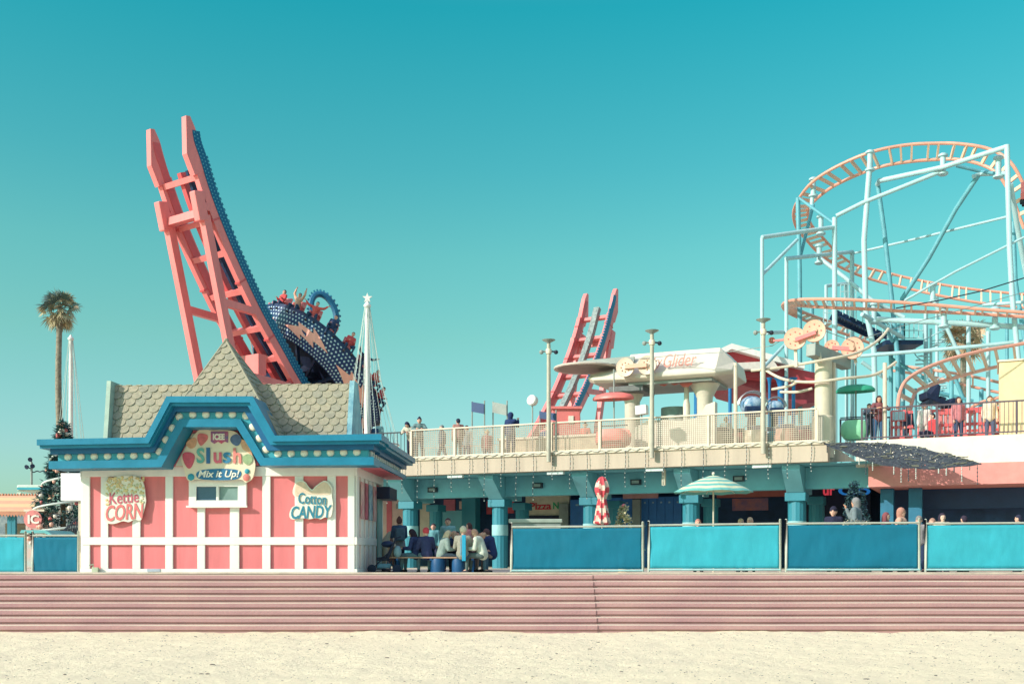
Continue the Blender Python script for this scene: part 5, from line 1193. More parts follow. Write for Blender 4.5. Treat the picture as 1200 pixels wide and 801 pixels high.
dp('child with dark hair on the deck between the red station and the blue cabs', 816, 4.0, 180, H=1.35, top=(50, 60, 100), bottom=(60, 60, 90), hair=(40, 40, 60))
dp('person with sunburnt face under the red canopy edge', 851, 5.0, 175, H=1.62, top=(150, 190, 185), bottom=(60, 70, 90), hair=(200, 130, 110), skin=1)
dp('girl with long dark hair and rust shirt leaning by the green chair', 1029, 1.75, 180, H=1.66, arms='rail', lean=8, top=(150, 90, 95), bottom=(70, 110, 150), hair=(70, 45, 50), style='long', skin=1, sleeves=False)
dp('child in grey jacket beside the girl leaning on the railing', 1018.5, 1.8, 185, H=1.42, arms='rail', top=(75, 90, 105), bottom=(70, 90, 110), hair=(60, 45, 55))
dp('person in white dress standing at the coaster queue with back to a red gate', 1083, 3.2, 150, H=1.5, top=(245, 235, 225), bottom=(235, 225, 215), hair=(120, 85, 80))
dp('person in red jacket crouching by the coaster queue', 1093, 3.0, 100, pose='crouch', H=1.6, top=(225, 80, 85), bottom=(50, 55, 80), hair=(60, 50, 60))
dp('person in dark coat standing at the far right queue gate', 1064, 3.5, 200, H=1.5, top=(60, 70, 95), bottom=(60, 60, 80), hair=(80, 60, 60))
dp('person in straw hat standing on the deck between the two navy and grey signs', 571, 5.0, 180, H=1.6, top=(200, 120, 120), bottom=(80, 90, 120), hair=(235, 210, 160), cover='beanie')
dp('person in grey shirt beside the person leaning back on the mesh railing', 547, 3.6, 160, H=1.66, top=(150, 165, 170), bottom=(60, 75, 110), hair=(90, 65, 65))
dp('person in dark blue shirt standing near the far tower booth', 640, 4.5, 200, H=1.6, top=(55, 100, 150), bottom=(60, 70, 100), hair=(60, 50, 60))
dp('person in coral shirt standing on the deck before the coral hanging chair', 686, 4.2, 150, H=1.6, top=(235, 120, 110), bottom=(70, 110, 150), hair=(70, 50, 55))
dp('person in cream shirt in the coaster queue beside the tan shed', 1160, 3.0, 170, H=1.62, top=(240, 225, 200), bottom=(90, 100, 130), hair=(90, 65, 60))
dp('person in dusky pink top in the middle of the coaster queue', 1123, 2.8, 190, H=1.62, top=(225, 140, 145), bottom=(60, 80, 115), hair=(70, 50, 55), style='long')
# visitors behind the fabric fence on the right
VG = 'visitors behind the teal fabric fence'
for (label, px, Y, ytop, rz, kw) in (
    ('person in black with dark cap standing before the dark shop', 977, 34, 593, 150, dict(top=(35, 40, 70), hair=(40, 40, 65), cover='beanie')),
    ('woman with long auburn hair behind the dark fabric panel', 1038, 32, 599, -120, dict(top=(120, 70, 85), hair=(150, 85, 90), style='long')),
    ('person in tan hooded jacket behind the dark fabric panel', 1056, 32.6, 594, -125, dict(top=(235, 190, 165), hair=(205, 150, 130), cover='hood')),
    ('person with dotted grey hat beside the fence post', 1077, 32.2, 604, 160, dict(top=(180, 170, 170), hair=(150, 145, 140), cover='beanie')),
    ('light haired person low behind the cyan panel', 1093, 32.5, 606, 90, dict(top=(200, 190, 180), hair=(190, 150, 130))),
    ('smiling woman with dark hair behind the cyan panel', 1104, 32, 600, 185, dict(top=(215, 200, 175), hair=(60, 50, 70), style='long', skin=3)),
    ('person in navy facing away behind the cyan panel', 1130, 33, 603, 20, dict(top=(40, 60, 100), hair=(60, 50, 70))),
    ('person in dark jacket at the right edge behind the cyan panel', 1194, 33, 602, 60, dict(top=(40, 60, 100), hair=(45, 50, 75))),
    ('blond person below the green striped umbrella', 868, 33, 606.5, 190, dict(top=(220, 200, 180), hair=(225, 190, 150))),
    ('light haired person beside the blond one under the striped umbrella', 879, 33.4, 605, 170, dict(top=(220, 190, 170), hair=(240, 205, 170))),
    ('person with rosy hair left of the striped umbrella pole', 818, 33, 607, 180, dict(top=(220, 160, 150), hair=(220, 150, 140)))):
    Hh_ = (EYE + (HY - ytop) / F * Y); gp(label, px, Y, rz, H=max(1.2, Hh_ * 1.7 / 1.735), pose='stand', group=VG, **kw)
gp('woman in grey hooded shawl with raised arm standing before the dark shop', 1003, 31.6, 60, H=2.2 if False else 1.9, pose='stand', arms=('down', 'phone'), top=(130, 145, 150), bottom=(60, 70, 90), hair=(150, 150, 150), cover='hood', skin=1, z=.28)
# riders on the dish
RG = 'riders seated round the rim of the dish'
RL = [(1, 'rider with cream top'), ]
cand = []
for k_, Mx in enumerate(RIM):
    hd_ = Mx @ Vector((0, 0, .9)); px = CX + hd_.x / hd_.y * F; py = HY - (hd_.z - EYE) / hd_.y * F; cand.append((k_, px, py, hd_.y))
cols_ = [((235, 95, 95), (60, 45, 60)), ((245, 190, 160), (70, 50, 60)), ((240, 110, 100), (45, 45, 70)), ((60, 80, 120), (60, 50, 60)), ((235, 100, 100), (120, 80, 70)), ((50, 60, 100), (45, 45, 60)), ((240, 120, 110), (80, 60, 60)), ((225, 90, 100), (50, 50, 70)), ((60, 90, 130), (50, 50, 60))]
cn = {(235, 95, 95): 'coral red', (245, 190, 160): 'peach', (240, 110, 100): 'orange red', (60, 80, 120): 'dusty blue', (235, 100, 100): 'bright coral', (50, 60, 100): 'navy', (240, 120, 110): 'salmon', (225, 90, 100): 'raspberry', (60, 90, 130): 'slate blue'}
vis = sorted([c for c in cand if (c[1] - 372) * .68 - (c[2] - 436) * .73 > 38], key=lambda c: (c[1] if c[2] < 430 else 400 + c[2] * .5))
print('RIDERS', [(int(c[1]), int(c[2])) for c in vis])
for i, c in enumerate(vis):
    tp, hr = cols_[i % 9]; nm = ('leftmost rider' if i == 0 else ['', 'second', 'third', 'fourth', 'fifth', 'sixth', 'seventh', 'eighth', 'ninth', 'tenth', 'eleventh', 'twelfth', 'thirteenth', 'fourteenth', 'fifteenth', 'sixteenth', 'seventeenth', 'eighteenth', 'nineteenth', 'twentieth'][i] + ' rider from the left') + ' on the dish rim'
    person(nm + ' in ' + cn[tp], (0, 0, 0), 0, pose='ride', lean=12, arms='up' if i == 1 else ('out' if i % 3 == 2 else 'hold'), top=tp, bottom=(50, 80, 115), hair=hr, group=RG, matrix=RIM[c[0]], voxel=.03)

# ------------------------------------------------------------------ stroller, tables, umbrellas
sx, sy = at_px(452, 31.2)
t = thing('stroller', 'navy pushchair with pale blue bag beside the kiosk corner', 'stroller', (sx, sy, 0), R(6))
FB = NAVYD
m = MB()
for s in (-.22, .22): m.tube([(-.38, s, .12), (.10, s, .62), (.32, s, 1.02), (.42, s, 1.05)], .018, 6); m.tube([(.30, s, .10), (.0, s, .50), (-.2, s, .42)], .016, 6); m.tube([(-.38, s, .12), (.30, s, .12)], .014, 6)
m.tube([(.42, -.22, 1.05), (.42, .22, 1.05)], .02, 6); m.build('frame', FB, t, world=False)
for wx in (-.40, .32):
    for s in (-.24, .24): m = MB(); m.lathe([(.11, -.02), (.125, -.015), (.125, .015), (.11, .02)], (wx, s, .125), 16, (0, 1, 0)); m.build('wheel', NAVYD, t, smooth=True, world=False)
m = MB(); m.prism([(-.25, .36), (.08, .36), (.26, .85), (.20, .88), (.0, .46), (-.25, .46)], -.19, .19); m.build('seat', FB, t, bevel=.02, world=False)
m = MB(); m.ball((.06, 0, .84), .22, 12, (.9, .85, .45)); m.build('hood', NAVY, t, smooth=True, world=False)
m = MB(); m.ball((.34, -.05, .62), .15, 12, (.8, 1.1, 1.2)); m.build('bag', cloth((150, 190, 200)), t, smooth=True, world=False)
m = MB(); m.box(-.25, .15, -.18, .18, .14, .28); m.build('basket', cloth((120, 165, 185)), t, bevel=.04, world=False)
def picnic(label, px, Y, rz):
    x, y = at_px(px, Y); t = thing('picnic_table', label, 'picnic table', (x, y, 0), R(rz), 'picnic tables beside the kiosk', local=True)
    m = MB()
    for i in range(5): m.box(-.9, .9, -.38 + i * .155, -.24 + i * .155, .74, .78)
    m.build('table_top', WOOD, t, bevel=.006)
    for s in (-1, 1):
        m = MB(); m.box(-.9, .9, s * .72 - .14, s * .72 - .01, .43, .47); m.box(-.9, .9, s * .72 + .01, s * .72 + .14, .43, .47); m.build('bench', WOOD, t, bevel=.006)
        m = MB(); m.bar((s * .6, -.8, .40), (s * .6, .8, .40), .06, .06); m.bar((s * .6, -.6, .0), (s * .6, -.25, .74), .06, .06); m.bar((s * .6, .6, .0), (s * .6, .25, .74), .06, .06); m.build('leg', BLUE, t)
        if rz: continue
        m = MB(); m.lathe([(.19, 0), (.20, .03), (.20, .39), (.19, .42)], (s * .3 - .1, -.68, 0), 18); m.build('bench_drum', mat('drum_blue', rgb(30, 90, 140), .5), t, smooth=True)
    return t
picnic('picnic table with the cyan scarf visitor on its bench', 531, 31.85, 0); picnic('left picnic table where the coral beanie visitor sits', 490, 32.1, 4)
# folded umbrella
x, y = at_px(705.5, 31.5); H0 = P(0, 558, 31.5).z
t = thing('folded_umbrella', 'folded red and cream striped umbrella behind the dark fabric panel', 'umbrella', (x, y, 0), 0, local=True)
UM = [mat('umbrella_red', rgb(230, 90, 100), .8, .12), mat('umbrella_cream', rgb(250, 215, 195), .8, .06)]
m = MB(); n = 24; pr = [(.02, H0), (.10, H0 - .06), (.17, H0 - .22), (.20, H0 - .42), (.12, H0 - .66), (.13, H0 - .72), (.17, H0 - 1.0), (.20, H0 - 1.25), (.22, H0 - 1.36), (.12, H0 - 1.42)]
fine = crv(pr, 4)
for i, p_ in enumerate(fine):
    for j in range(n):
        a = 2 * math.pi * j / n; rr = p_.x * (1 + .17 * math.cos(a * 8 + p_.y * 1.5)); m.v.append(Vector((rr * math.cos(a), rr * math.sin(a), p_.y)))
for i in range(len(fine) - 1):
    for j in range(n):
        zz = (H0 - fine[i].y); m.f.append([i * n + j, i * n + (j + 1) % n, (i + 1) * n + (j + 1) % n, (i + 1) * n + j]); m.m.append(int(zz / .17 + .4 * math.sin(j)) % 2)
m.build('canopy', UM, t, smooth=True); m = MB(); m.lathe([(.022, 0), (.022, H0 - .2)], n=8); m.build('pole', CREAMM, t, smooth=True)
# open umbrella
x, y = at_px(836, 32.2); zt = P(0, 556.5, 32.2).z; ze = P(0, 576, 32.2).z
t = thing('open_umbrella', 'open umbrella with green and cream ring stripes above the fence', 'umbrella', (x, y, 0), 0, local=True)
m = MB(); n = 8; rings = 9; RU = 46 / F * 32.2; UG = [mat('umbrella_green', rgb(120, 200, 190), .8), mat('umbrella_pale', rgb(235, 240, 200), .8)]
for i in range(rings + 1):
    r_ = RU * i / rings; z = zt - (zt - ze) * (i / rings) ** 1.35
    for j in range(n * 4):
        a = 2 * math.pi * j / (n * 4); sag = .03 * (1 - abs(math.cos(a * 4))) * (i / rings) ** 2; m.v.append(Vector((r_ * math.cos(a), r_ * math.sin(a), z - sag)))
for i in range(rings):
    for j in range(n * 4): m.f.append([i * n * 4 + j, i * n * 4 + (j + 1) % (n * 4), (i + 1) * n * 4 + (j + 1) % (n * 4), (i + 1) * n * 4 + j]); m.m.append(i % 2)
cn_ = m.build('canopy', UG, t)
md = cn_.modifiers.new('thickness', 'SOLIDIFY'); md.thickness = .012
m = MB(); m.tube([(0, 0, 0), (0, 0, zt + .06)], .024, 8); m.build('pole', CREAMM, t, smooth=True); m = MB(); m.ball((0, 0, zt + .05), .05, 8); m.build('finial', CREAMM, t)
for j in range(8):
    a = 2 * math.pi * j / 8; m = MB(); m.tube([(0, 0, zt - .05), (math.cos(a) * RU * .97, math.sin(a) * RU * .97, ze + .0)], .008, 4); m.build('rib', CREAMM, t)

# ------------------------------------------------------------------ fabric fences along the top of the sea wall
FG = 'fabric fence panels along the sea wall'
def fence(label, px0, px1, y0, y1, mm, Y=29.72, ya=None):
    a = P(px0, y0, Y); b2 = P(px1, (ya or y0), Y); z0 = P(0, y1, Y).z
    t = thing('fence_panel', label, 'fence panel', (a.x, Y, 0), 0, FG); W_ = b2.x - a.x
    m = MB(); nx, nz = 60, 14
    for j in range(nz + 1):
        for i in range(nx + 1):
            u, v = i / nx, j / nz; px_ = a.x + .07 + (W_ - .14) * u; zz = z0 + .04 + (lerp(a.z, b2.z, u) - z0 - .09) * v
            yy = Y + .012 * noise.noise((px_ * 1.6, zz * 2, px0)) * 2.6 * (1 - abs(2 * v - 1) ** 4) + .008 * noise.noise((px_ * 7, zz * 3, 2))
            m.v.append(Vector((px_, yy, zz)))
    for j in range(nz):
        for i in range(nx): q = j * (nx + 1) + i; m.f.append([q, q + 1, q + nx + 2, q + nx + 1]); m.m.append(0)
    f_ = m.build('fabric', mm, t, smooth=True); s_ = f_.modifiers.new('thickness', 'SOLIDIFY'); s_.thickness = .01
    for x_, zt_ in ((a.x + .04, a.z), (b2.x - .04, b2.z)): m = MB(); m.tube([(x_, Y, .06), (x_, Y, zt_ + .10)], .035, 8); m.ball((x_, Y, zt_ + .10), .035, 8); m.build('post', mat('fence_post_grey', rgb(200, 205, 190), .5), t, smooth=True)
    m = MB(); m.tube([(a.x + .04, Y - .01, a.z), (b2.x - .04, Y - .01, b2.z)], .028, 8); m.build('top_rail', MATS['fence_post_grey'], t, smooth=True)
    m = MB(); m.tube([(a.x + .04, Y - .01, z0), (b2.x - .04, Y - .01, z0)], .03, 8); m.build('bottom_rail', mat('fence_rail_pale', rgb(190, 235, 235), .4), t, smooth=True)
fence('dark teal fence panel right of the picnic tables, with a cabinet showing behind it', 597.5, 755, 617, 668, PANELD, ya=616)
fence('cyan fence panel below the green striped umbrella', 758.5, 916, 615, 667, PANELL, ya=613)
fence('dark teal fence panel in front of the dark shop', 919.5, 1079, 613, 667, PANELD, ya=612)
fence('cyan fence panel at the right edge of the photo', 1083, 1242, 613, 667, PANELL, ya=612)
fence('dark teal fence panel touching the left corner of the kiosk', 36.5, 93.5, 627, 671, PANELD, Y=30.5)
fence('cyan fence panel at the left edge of the photo', -95, 31.5, 627, 671, PANELL, Y=30.5)
# bench top / cabinet behind the first panel
x0, x1 = P(596, 0, 32).x, P(659, 0, 32).x; t = thing('serving_cabinet', 'grey serving cabinet standing just behind the first dark fence panel', 'cabinet', ((x0 + x1) / 2, 32, 0)); 
m = MB(); m.box(x0, x1, 32, 32.7, P(0, 612, 32).z, P(0, 607.5, 32).z); m.build('lid', mat('cabinet_pale', rgb(185, 200, 185), .5), t, bevel=.02); m = MB(); m.box(x0 + .05, x1 - .05, 32.05, 32.65, .0, P(0, 612.2, 32).z); m.build('body', GREY, t)
# small pale bush and potted tree
def leaf_cluster(m, c, r, n, s, sc=(1, 1, 1), mats=3):
    for _ in range(n):
        d = Vector((random.gauss(0, 1), random.gauss(0, 1), random.gauss(0, 1))).normalized() * r * random.random() ** .4
        p_ = Vector(c) + Vector((d.x * sc[0], d.y * sc[1], d.z * sc[2])); u = Vector((random.gauss(0, 1), random.gauss(0, 1), random.gauss(0, 1))).normalized(); v = u.orthogonal().normalized()
        k = s * random.uniform(.6, 1.4); m.add([p_ + u * k, p_ + v * k * .5, p_ - u * k, p_ - v * k * .5], [(0, 1, 2, 3)], random.randrange(mats))
def leafmats(nm, cs): return [mat(nm + '_%d' % i, rgb(*c), .7, .15, 5) for i, c in enumerate(cs)]
x, y = at_px(731, 31.8); t = thing('potted_shrub', 'small pale yellow green shrub with pink tip behind the fence near the folded umbrella', 'shrub', (x, y, 0), 0, local=True)
m = MB()
for i in range(70):
    zz = random.uniform(.7, 1.95); r_ = .28 * (1 - max(0, (zz - 1.0) / 1.05)) + .03; a = random.random() * 6.28; leaf_cluster(m, (math.cos(a) * r_, math.sin(a) * r_, zz), .09, 14, .045)
m.build('foliage', leafmats('pale_leaf', [(220, 210, 160), (190, 190, 140), (235, 225, 185)]), t); m = MB(); m.lathe([(.18, 0), (.24, .5), (.2, .5), (.1, .7), (.03, .9)], n=12); m.build('pot', TAN, t, smooth=True); m = MB(); m.ball((0, 0, 1.98), .06, 8); m.build('bow', PINKT, t)
def xmas_tree(label, px, Y, ytop, ybase, wpx, z0, green, orn, garl=True, mast=False):
    x, y = at_px(px, Y); zt = P(0, ytop, Y).z; R0 = wpx / 2 / F * Y
    t = thing('decorated_tree', label, 'decorated tree', (x, y, z0), 0, local=True); H_ = zt - z0
    m = MB()
    for i in range(620):
        h = random.random() ** .8; r_ = R0 * (1 - h) * random.uniform(.55, 1.08) + .03; a = random.random() * 6.28
        d = Vector((math.cos(a), math.sin(a), 0)); c = d * r_ + Vector((0, 0, H_ * (.06 + .92 * h))); 
        for _ in range(13):
            u = (d + Vector((random.gauss(0, .5), random.gauss(0, .5), random.gauss(-.1, .5)))).normalized() * random.uniform(.12, .26); v = u.orthogonal().normalized() * .03
            q = c + Vector((random.gauss(0, .07), random.gauss(0, .07), random.gauss(0, .07))); m.add([q - v, q + u, q + v], [(0, 1, 2)], random.randrange(3))
    m.build('foliage', green, t); m = MB(); m.lathe([(.14, 0), (.1, H_ * .5), (.03, H_ * .97)], n=8); m.build('trunk', mat('bark', (.12, .08, .05), .9), t, smooth=True)
    for i in range(46):
        h = random.random() ** .8; r_ = R0 * (1 - h) * 1.04 + .05; a = -math.pi / 2 + random.gauss(0, 1.1)
        m = MB(); m.ball((math.cos(a) * r_, math.sin(a) * r_, H_ * (.06 + .92 * h)), random.uniform(.07, .12), 8); m.build('ornament', random.choice(orn), t, smooth=True)
    if garl:
        m = MB(); pts = []
        for i in range(140):
            h = i / 140; a = h * 6.28 * 5; r_ = R0 * (1 - h) * 1.08 + .04; pts.append((math.cos(a) * r_, math.sin(a) * r_, H_ * (.08 + .9 * h) + .0))
        m.tube(pts, .045, 6); m.build('garland', mat('garland_white', rgb(235, 245, 235), .7), t, smooth=True)
    return t
GRN = leafmats('fir_green', [(50, 95, 95), (35, 70, 85), (80, 130, 115)])
ORN = [mat('orn_peach', rgb(250, 190, 165), .3), mat('orn_cream', rgb(250, 235, 215), .3), mat('orn_coral', rgb(235, 120, 115), .3)]
xmas_tree('dark fir tree with peach baubles and white garland left of the kiosk', 74, 44, 493, 625, 82, 0.3, GRN, ORN)
gx = thing('decorated_tree', 'dark wreath tree behind the grey shawled woman by the neon sign', 'decorated tree', tuple(P(1003, 650, 33).xy) + (0,), 0, local=True)
m = MB()
for i in range(150): a = random.random() * 6.28; h = random.random(); leaf_cluster(m, (math.cos(a) * .42 * (1 - h * .7), math.sin(a) * .3 * (1 - h * .7), 1.2 + 1.5 * h), .12, 12, .05)
m.build('foliage', leafmats('wreath_green', [(40, 80, 90), (25, 60, 80), (70, 110, 110)]), gx); m = MB(); m.lathe([(.2, 0), (.2, .3), (.04, .3), (.04, 1.4)], n=10); m.build('pot', TAN, gx, smooth=True)
# planter flowers before the wreath tree
fx = thing('flower_planter', 'planter of pale flowers in front of the grey shawled woman', 'planter', tuple(P(1003, 650, 30.9).xy) + (0,), 0, local=True)
m = MB()
for i in range(60): leaf_cluster(m, (random.uniform(-.32, .32), random.uniform(-.15, .15), random.uniform(1.15, 1.52)), .08, 10, .035)
m.build('flowers', leafmats('petal', [(240, 225, 190), (150, 160, 140), (90, 100, 110)]), fx); m = MB(); m.box(-.4, .4, -.18, .18, 0, 1.2); m.build('box', GREY, fx, bevel=.02)

# ------------------------------------------------------------------ star pole and mast with light strings
def light_mast(label, px, Y, ytop, zb_, spread, star):
    p = P(px, ytop, Y); t = thing('light_mast', label, 'light mast', (p.x, Y, zb_), 0, 'white masts with light strings', local=True); H_ = p.z - zb_
    m = MB(); m.lathe([(.13, 0), (.12, H_ * .5), (.085, H_ - .3)], n=12); m.build('pole', WHITE, t, smooth=True)
    m = MB(); m.lathe([(.10, H_ - .3), (.15, H_ - .25), (.15, H_ - .18), (.09, H_ - .12), (.03, H_)], n=12); m.build('cap', WHITE, t, smooth=True)
    if star:
        pts = []
        for k in range(10): a = math.pi / 2 + k * math.pi / 5; r_ = .21 if k % 2 == 0 else .085; pts.append((math.cos(a) * r_, H_ + .1 + math.sin(a) * r_))
        m = MB(); m.prism(pts, -.04, .04); m.build('star', WHITE, t)
    rb_ = spread / F * Y / 2; m = MB(); pts = [(rb_ * math.cos(6.283 * k / 30), rb_ * math.sin(6.283 * k / 30), .9) for k in range(30)]; m.tube(pts, .035, 6, closed=True); m.build('anchor_ring', WHITE, t, smooth=True)
    for k in range(14):
        a = 6.283 * k / 14 + .2; m = MB(); m.tube([(.1 * math.cos(a), .1 * math.sin(a), H_ - .25), (rb_ * .44 * math.cos(a), rb_ * .44 * math.sin(a), H_ * .52), (rb_ * math.cos(a), rb_ * math.sin(a), .9)], .010, 4); m.build('light_string', mat('string_pale', rgb(220, 235, 225), .5), t)
light_mast('white pole topped by a star with light strings fanning down right of the kiosk roof', 430.5, 44, 352, DZ - .2, 74, True)
light_mast('white mast with light strings beside the palm trunk', 83, 55, 392, 0, 70, False)
# ------------------------------------------------------------------ palms
def palm(label, px_top, py_top, px_base, Y, size, zb_, bend=.0, cols=None):
    pt = P(px_top, py_top, Y); pb_ = P(px_base, 650, Y); t = thing('palm_tree', label, 'palm tree', (pb_.x, Y, zb_), 0, local=True)
    L_ = pt.z - zb_; dx = pt.x - pb_.x; q = []
    for i in range(25): u = i / 24; q.append((dx * u ** .8 + bend * math.sin(u * math.pi), 0, L_ * u))
    m = MB(); m.tube(q, [lerp(.22, .14, i / 24) * size * (1 + .04 * (i % 2)) for i in range(25)], 10); m.build('trunk', mat('palm_bark', rgb(170, 160, 140), .9, .3, 6, .5, 30), t, smooth=True)
    ms = leafmats(label[:9].replace(' ', '_') + '_frond', cols or [(120, 135, 115), (225, 208, 165), (180, 168, 135), (85, 110, 110)])
    m = MB(); C0 = Vector((dx, 0, L_))
    for k in range(66):
        el = random.uniform(-1.25, 1.5); az = random.random() * 6.283; d = Vector((math.cos(az) * math.cos(el), math.sin(az) * math.cos(el), math.sin(el)))
        ln = random.uniform(.35, .85) * size; hub = C0 + d * ln; m.tube([C0, hub], .02, 4, mi=0)
        side = d.cross(Vector((0, 0, 1)));
        if side.length < .1: side = Vector((1, 0, 0))
        side.normalize(); side = Matrix.Rotation(random.uniform(-1.4, 1.4), 3, d) @ side; dead = el < -.2; mi = random.choice((1, 2)) if dead else random.choice((0, 0, 3, 1, 2))
        for j in range(13):
            a = (j - 6) / 6 * 1.45; dd = (d * math.cos(a) + side * math.sin(a)).normalized(); l2 = random.uniform(.40, .68) * size
            tip = hub + dd * l2 + Vector((0, 0, -.22 * l2 * (1.3 if dead else .7))); mid = hub + dd * l2 * .55; wv = dd.cross(d.cross(side)).normalized() * .034 * size
            m.add([hub, mid + wv, tip, mid - wv], [(0, 1, 2, 3)], mi)
    m.build('crown', ms, t)
    return t
palm('tall slender palm tree with a shaggy crown at the far left', 70.5, 361, 93, 60, 1.0, 0, -.45)
palm('shaggy tan palm tree behind the coaster supports', 1129, 398, 1131, 66, 1.25, 0, 0, [(190, 175, 140), (235, 205, 165), (210, 180, 145), (110, 125, 115)])

# ------------------------------------------------------------------ left background: stall, banner, steps, stand roof, spotlight pole
YL = 44
st2 = thing('striped_stall', 'market stall with orange and cream striped awning at the far left', 'stall', (P(20, 650, YL).x, YL, 0))
m = MB(); x0, x1 = P(-60, 0, YL).x, P(47, 0, YL).x; nS = 30
for i in range(nS):
    a, b2 = lerp(x0, x1, i / nS), lerp(x0, x1, (i + 1) / nS); zt, zb_ = P(0, 577.5, YL).z, P(0, 598.5, YL).z
    m.add([(a, YL + 1.4, zt), (b2, YL + 1.4, zt), (b2, YL, zb_), (a, YL, zb_), (a, YL + 1.4, zt - .04), (b2, YL + 1.4, zt - .04), (b2, YL, zb_ - .04), (a, YL, zb_ - .04)], [(0, 1, 2, 3), (7, 6, 5, 4), (0, 3, 7, 4), (1, 5, 6, 2), (0, 4, 5, 1)], 0)
    zq = zb_ - .04; m.add([(a, YL - .002, zb_), (b2, YL - .002, zb_), (b2, YL - .002, zq - .1), ((a + b2) / 2, YL - .002, zq - .2), (a, YL - .002, zq - .1)], [(0, 1, 2, 3, 4)], 1)
    m.ball(((a + b2) / 2, YL + 1.38, zt + .02), .05, 5, mi=1)
# horizontal bands on the awning
aw = mat('awning_stripes', rgb(245, 185, 150), .7, .05); tt = aw.node_tree; bs = tt.nodes['Principled BSDF']; src = bs.inputs['Base Color'].links[0].from_socket
tcn = tt.nodes.new('ShaderNodeTexCoord'); spn = tt.nodes.new('ShaderNodeSeparateXYZ'); tt.links.new(tcn.outputs['Object'], spn.inputs[0]); mm1 = tt.nodes.new('ShaderNodeMath'); mm1.operation = 'MULTIPLY'; mm1.inputs[1].default_value = 3.4; tt.links.new(spn.outputs[2], mm1.inputs[0])
mm2 = tt.nodes.new('ShaderNodeMath'); mm2.operation = 'FRACT'; tt.links.new(mm1.outputs[0], mm2.inputs[0]); mm3 = tt.nodes.new('ShaderNodeMath'); mm3.operation = 'GREATER_THAN'; mm3.inputs[1].default_value = .5; tt.links.new(mm2.outputs[0], mm3.inputs[0])
mq = tt.nodes.new('ShaderNodeMix'); mq.data_type = 'RGBA'; tt.links.new(mm3.outputs[0], mq.inputs['Factor']); tt.links.new(src, mq.inputs[6]); mq.inputs[7].default_value = (*rgb(235, 205, 155), 1); tt.links.new(mq.outputs[2], bs.inputs['Base Color'])
m.build('awning', [aw, mat('awning_scallop', rgb(215, 150, 120), .7)], st2)
for px in (8, 13): m = MB(); x = P(px, 0, YL).x; m.box(x - .08, x + .08, YL + .2, YL + .36, 0, P(0, 600, YL).z); m.build('post', TEALC, st2)
m = MB(); m.box(x0, x1, YL + .1, YL + .22, P(0, 604, YL).z, P(0, 601, YL).z); m.build('beam', TEALB, st2)
m = MB(); m.box(x0, x1, YL + 3.0, YL + 3.2, 0, P(0, 600, YL).z); m.build('rear_wall', mat('stall_rear', rgb(190, 200, 190), .7, .3, 1.5, c2=rgb(90, 120, 140)), st2)
m = MB(); m.box(P(-5, 0, YL).x, P(30, 0, YL).x, YL + .8, YL + 1.4, 0, P(0, 612, YL).z); m.build('counter', mat('counter_tan', rgb(200, 175, 150), .6, .2), st2, bevel=.02)
m = MB(); m.lathe([(.36, 0), (.36, .06), (0, .07)], P(39, 608, 43), 20, (0, -1, 0)); g = m.build('ice_sign', mat('ice_sign_coral', rgb(245, 150, 145), .5), None, smooth=True); tag(g, 'round coral sign reading IC beside the striped stall', 'sign')
q = P(39, 608, 42.9); tb = text_mb('IC', q.x, q.z, .45, .36, 42.90, .02, .03); o = tb.build('lettering', SW, None); o.parent = g
t = thing('booth', 'coral and pale teal painted booth side below the round sign', 'booth', (P(42, 650, 43.4).x, 43.4, 0)); m = MB(); m.box(P(30, 0, 43.4).x, P(52, 0, 43.4).x, 43.4, 44.2, 0, P(0, 597, 43.4).z); m.build('wall', mat('booth_coral', rgb(245, 175, 160), .6, .2, 1.5, c2=rgb(170, 215, 210)), t, bevel=.02)
m = MB(); m.box(P(29, 0, 43.2).x, P(53, 0, 43.2).x, 43.1, 44.3, P(0, 599, 43.2).z, P(0, 596.5, 43.2).z); m.build('cornice', CREAMM, t)
t = thing('stall_canopy', 'low teal flat canopy just above the left dark fence panel', 'canopy', (P(42, 650, 34).x, 34, 0)); m = MB(); m.prism([(P(23, 0, 34).x, P(0, 624, 34).z), (P(25, 0, 34).x, P(0, 620.5, 34).z), (P(53, 0, 34).x, P(0, 620.5, 34).z), (P(61, 0, 34).x, P(0, 626, 34).z), (P(58, 0, 34).x, P(0, 626.5, 34).z), (P(51, 0, 34).x, P(0, 624, 34).z)], 34, 36); m.build('top', mat('canopy_aqua', rgb(120, 205, 205), .5), t); 
for px in (30, 52): x = P(px, 0, 34.5).x; m = MB(); m.tube([(x, 34.5, 0), (x, 34.5, P(0, 624, 34.5).z)], .04, 8); m.build('post', CREAMM, t)
t = thing('shelter_roof', 'pale mint flat shelter roof with rounded corners behind the striped stall', 'shelter', (P(38, 650, 52).x, 52, 0))
zz0, zz1 = P(0, 575, 52).z, P(0, 567.5, 52).z; m = MB(); m.box(P(19, 0, 52).x, P(60, 0, 52).x, 52, 55, zz0, zz1); m.build('roof', mat('mint_roof', rgb(225, 240, 220), .5), t, bevel=.08)
m = MB(); m.box(P(21, 0, 52).x, P(58, 0, 52).x, 51.9, 51.995, zz0 + .06, zz0 + .17); m.build('edge_band', TEALL, t)
for px in (22, 57): x = P(px, 0, 53).x; m = MB(); m.box(x - .1, x + .1, 53, 53.2, 0, zz0 - .002); m.build('post', MATS['mint_roof'], t)
t = thing('floodlight_pole', 'slim pole with three dark floodlights at the far left', 'light pole', (P(37, 650, 56).x, 56, 0)); zt = P(0, 541, 56).z; x = P(37, 0, 56).x
m = MB(); m.tube([(x, 56, 0), (x, 56, zt)], .06, 8); m.build('pole', GREY, t, smooth=True)
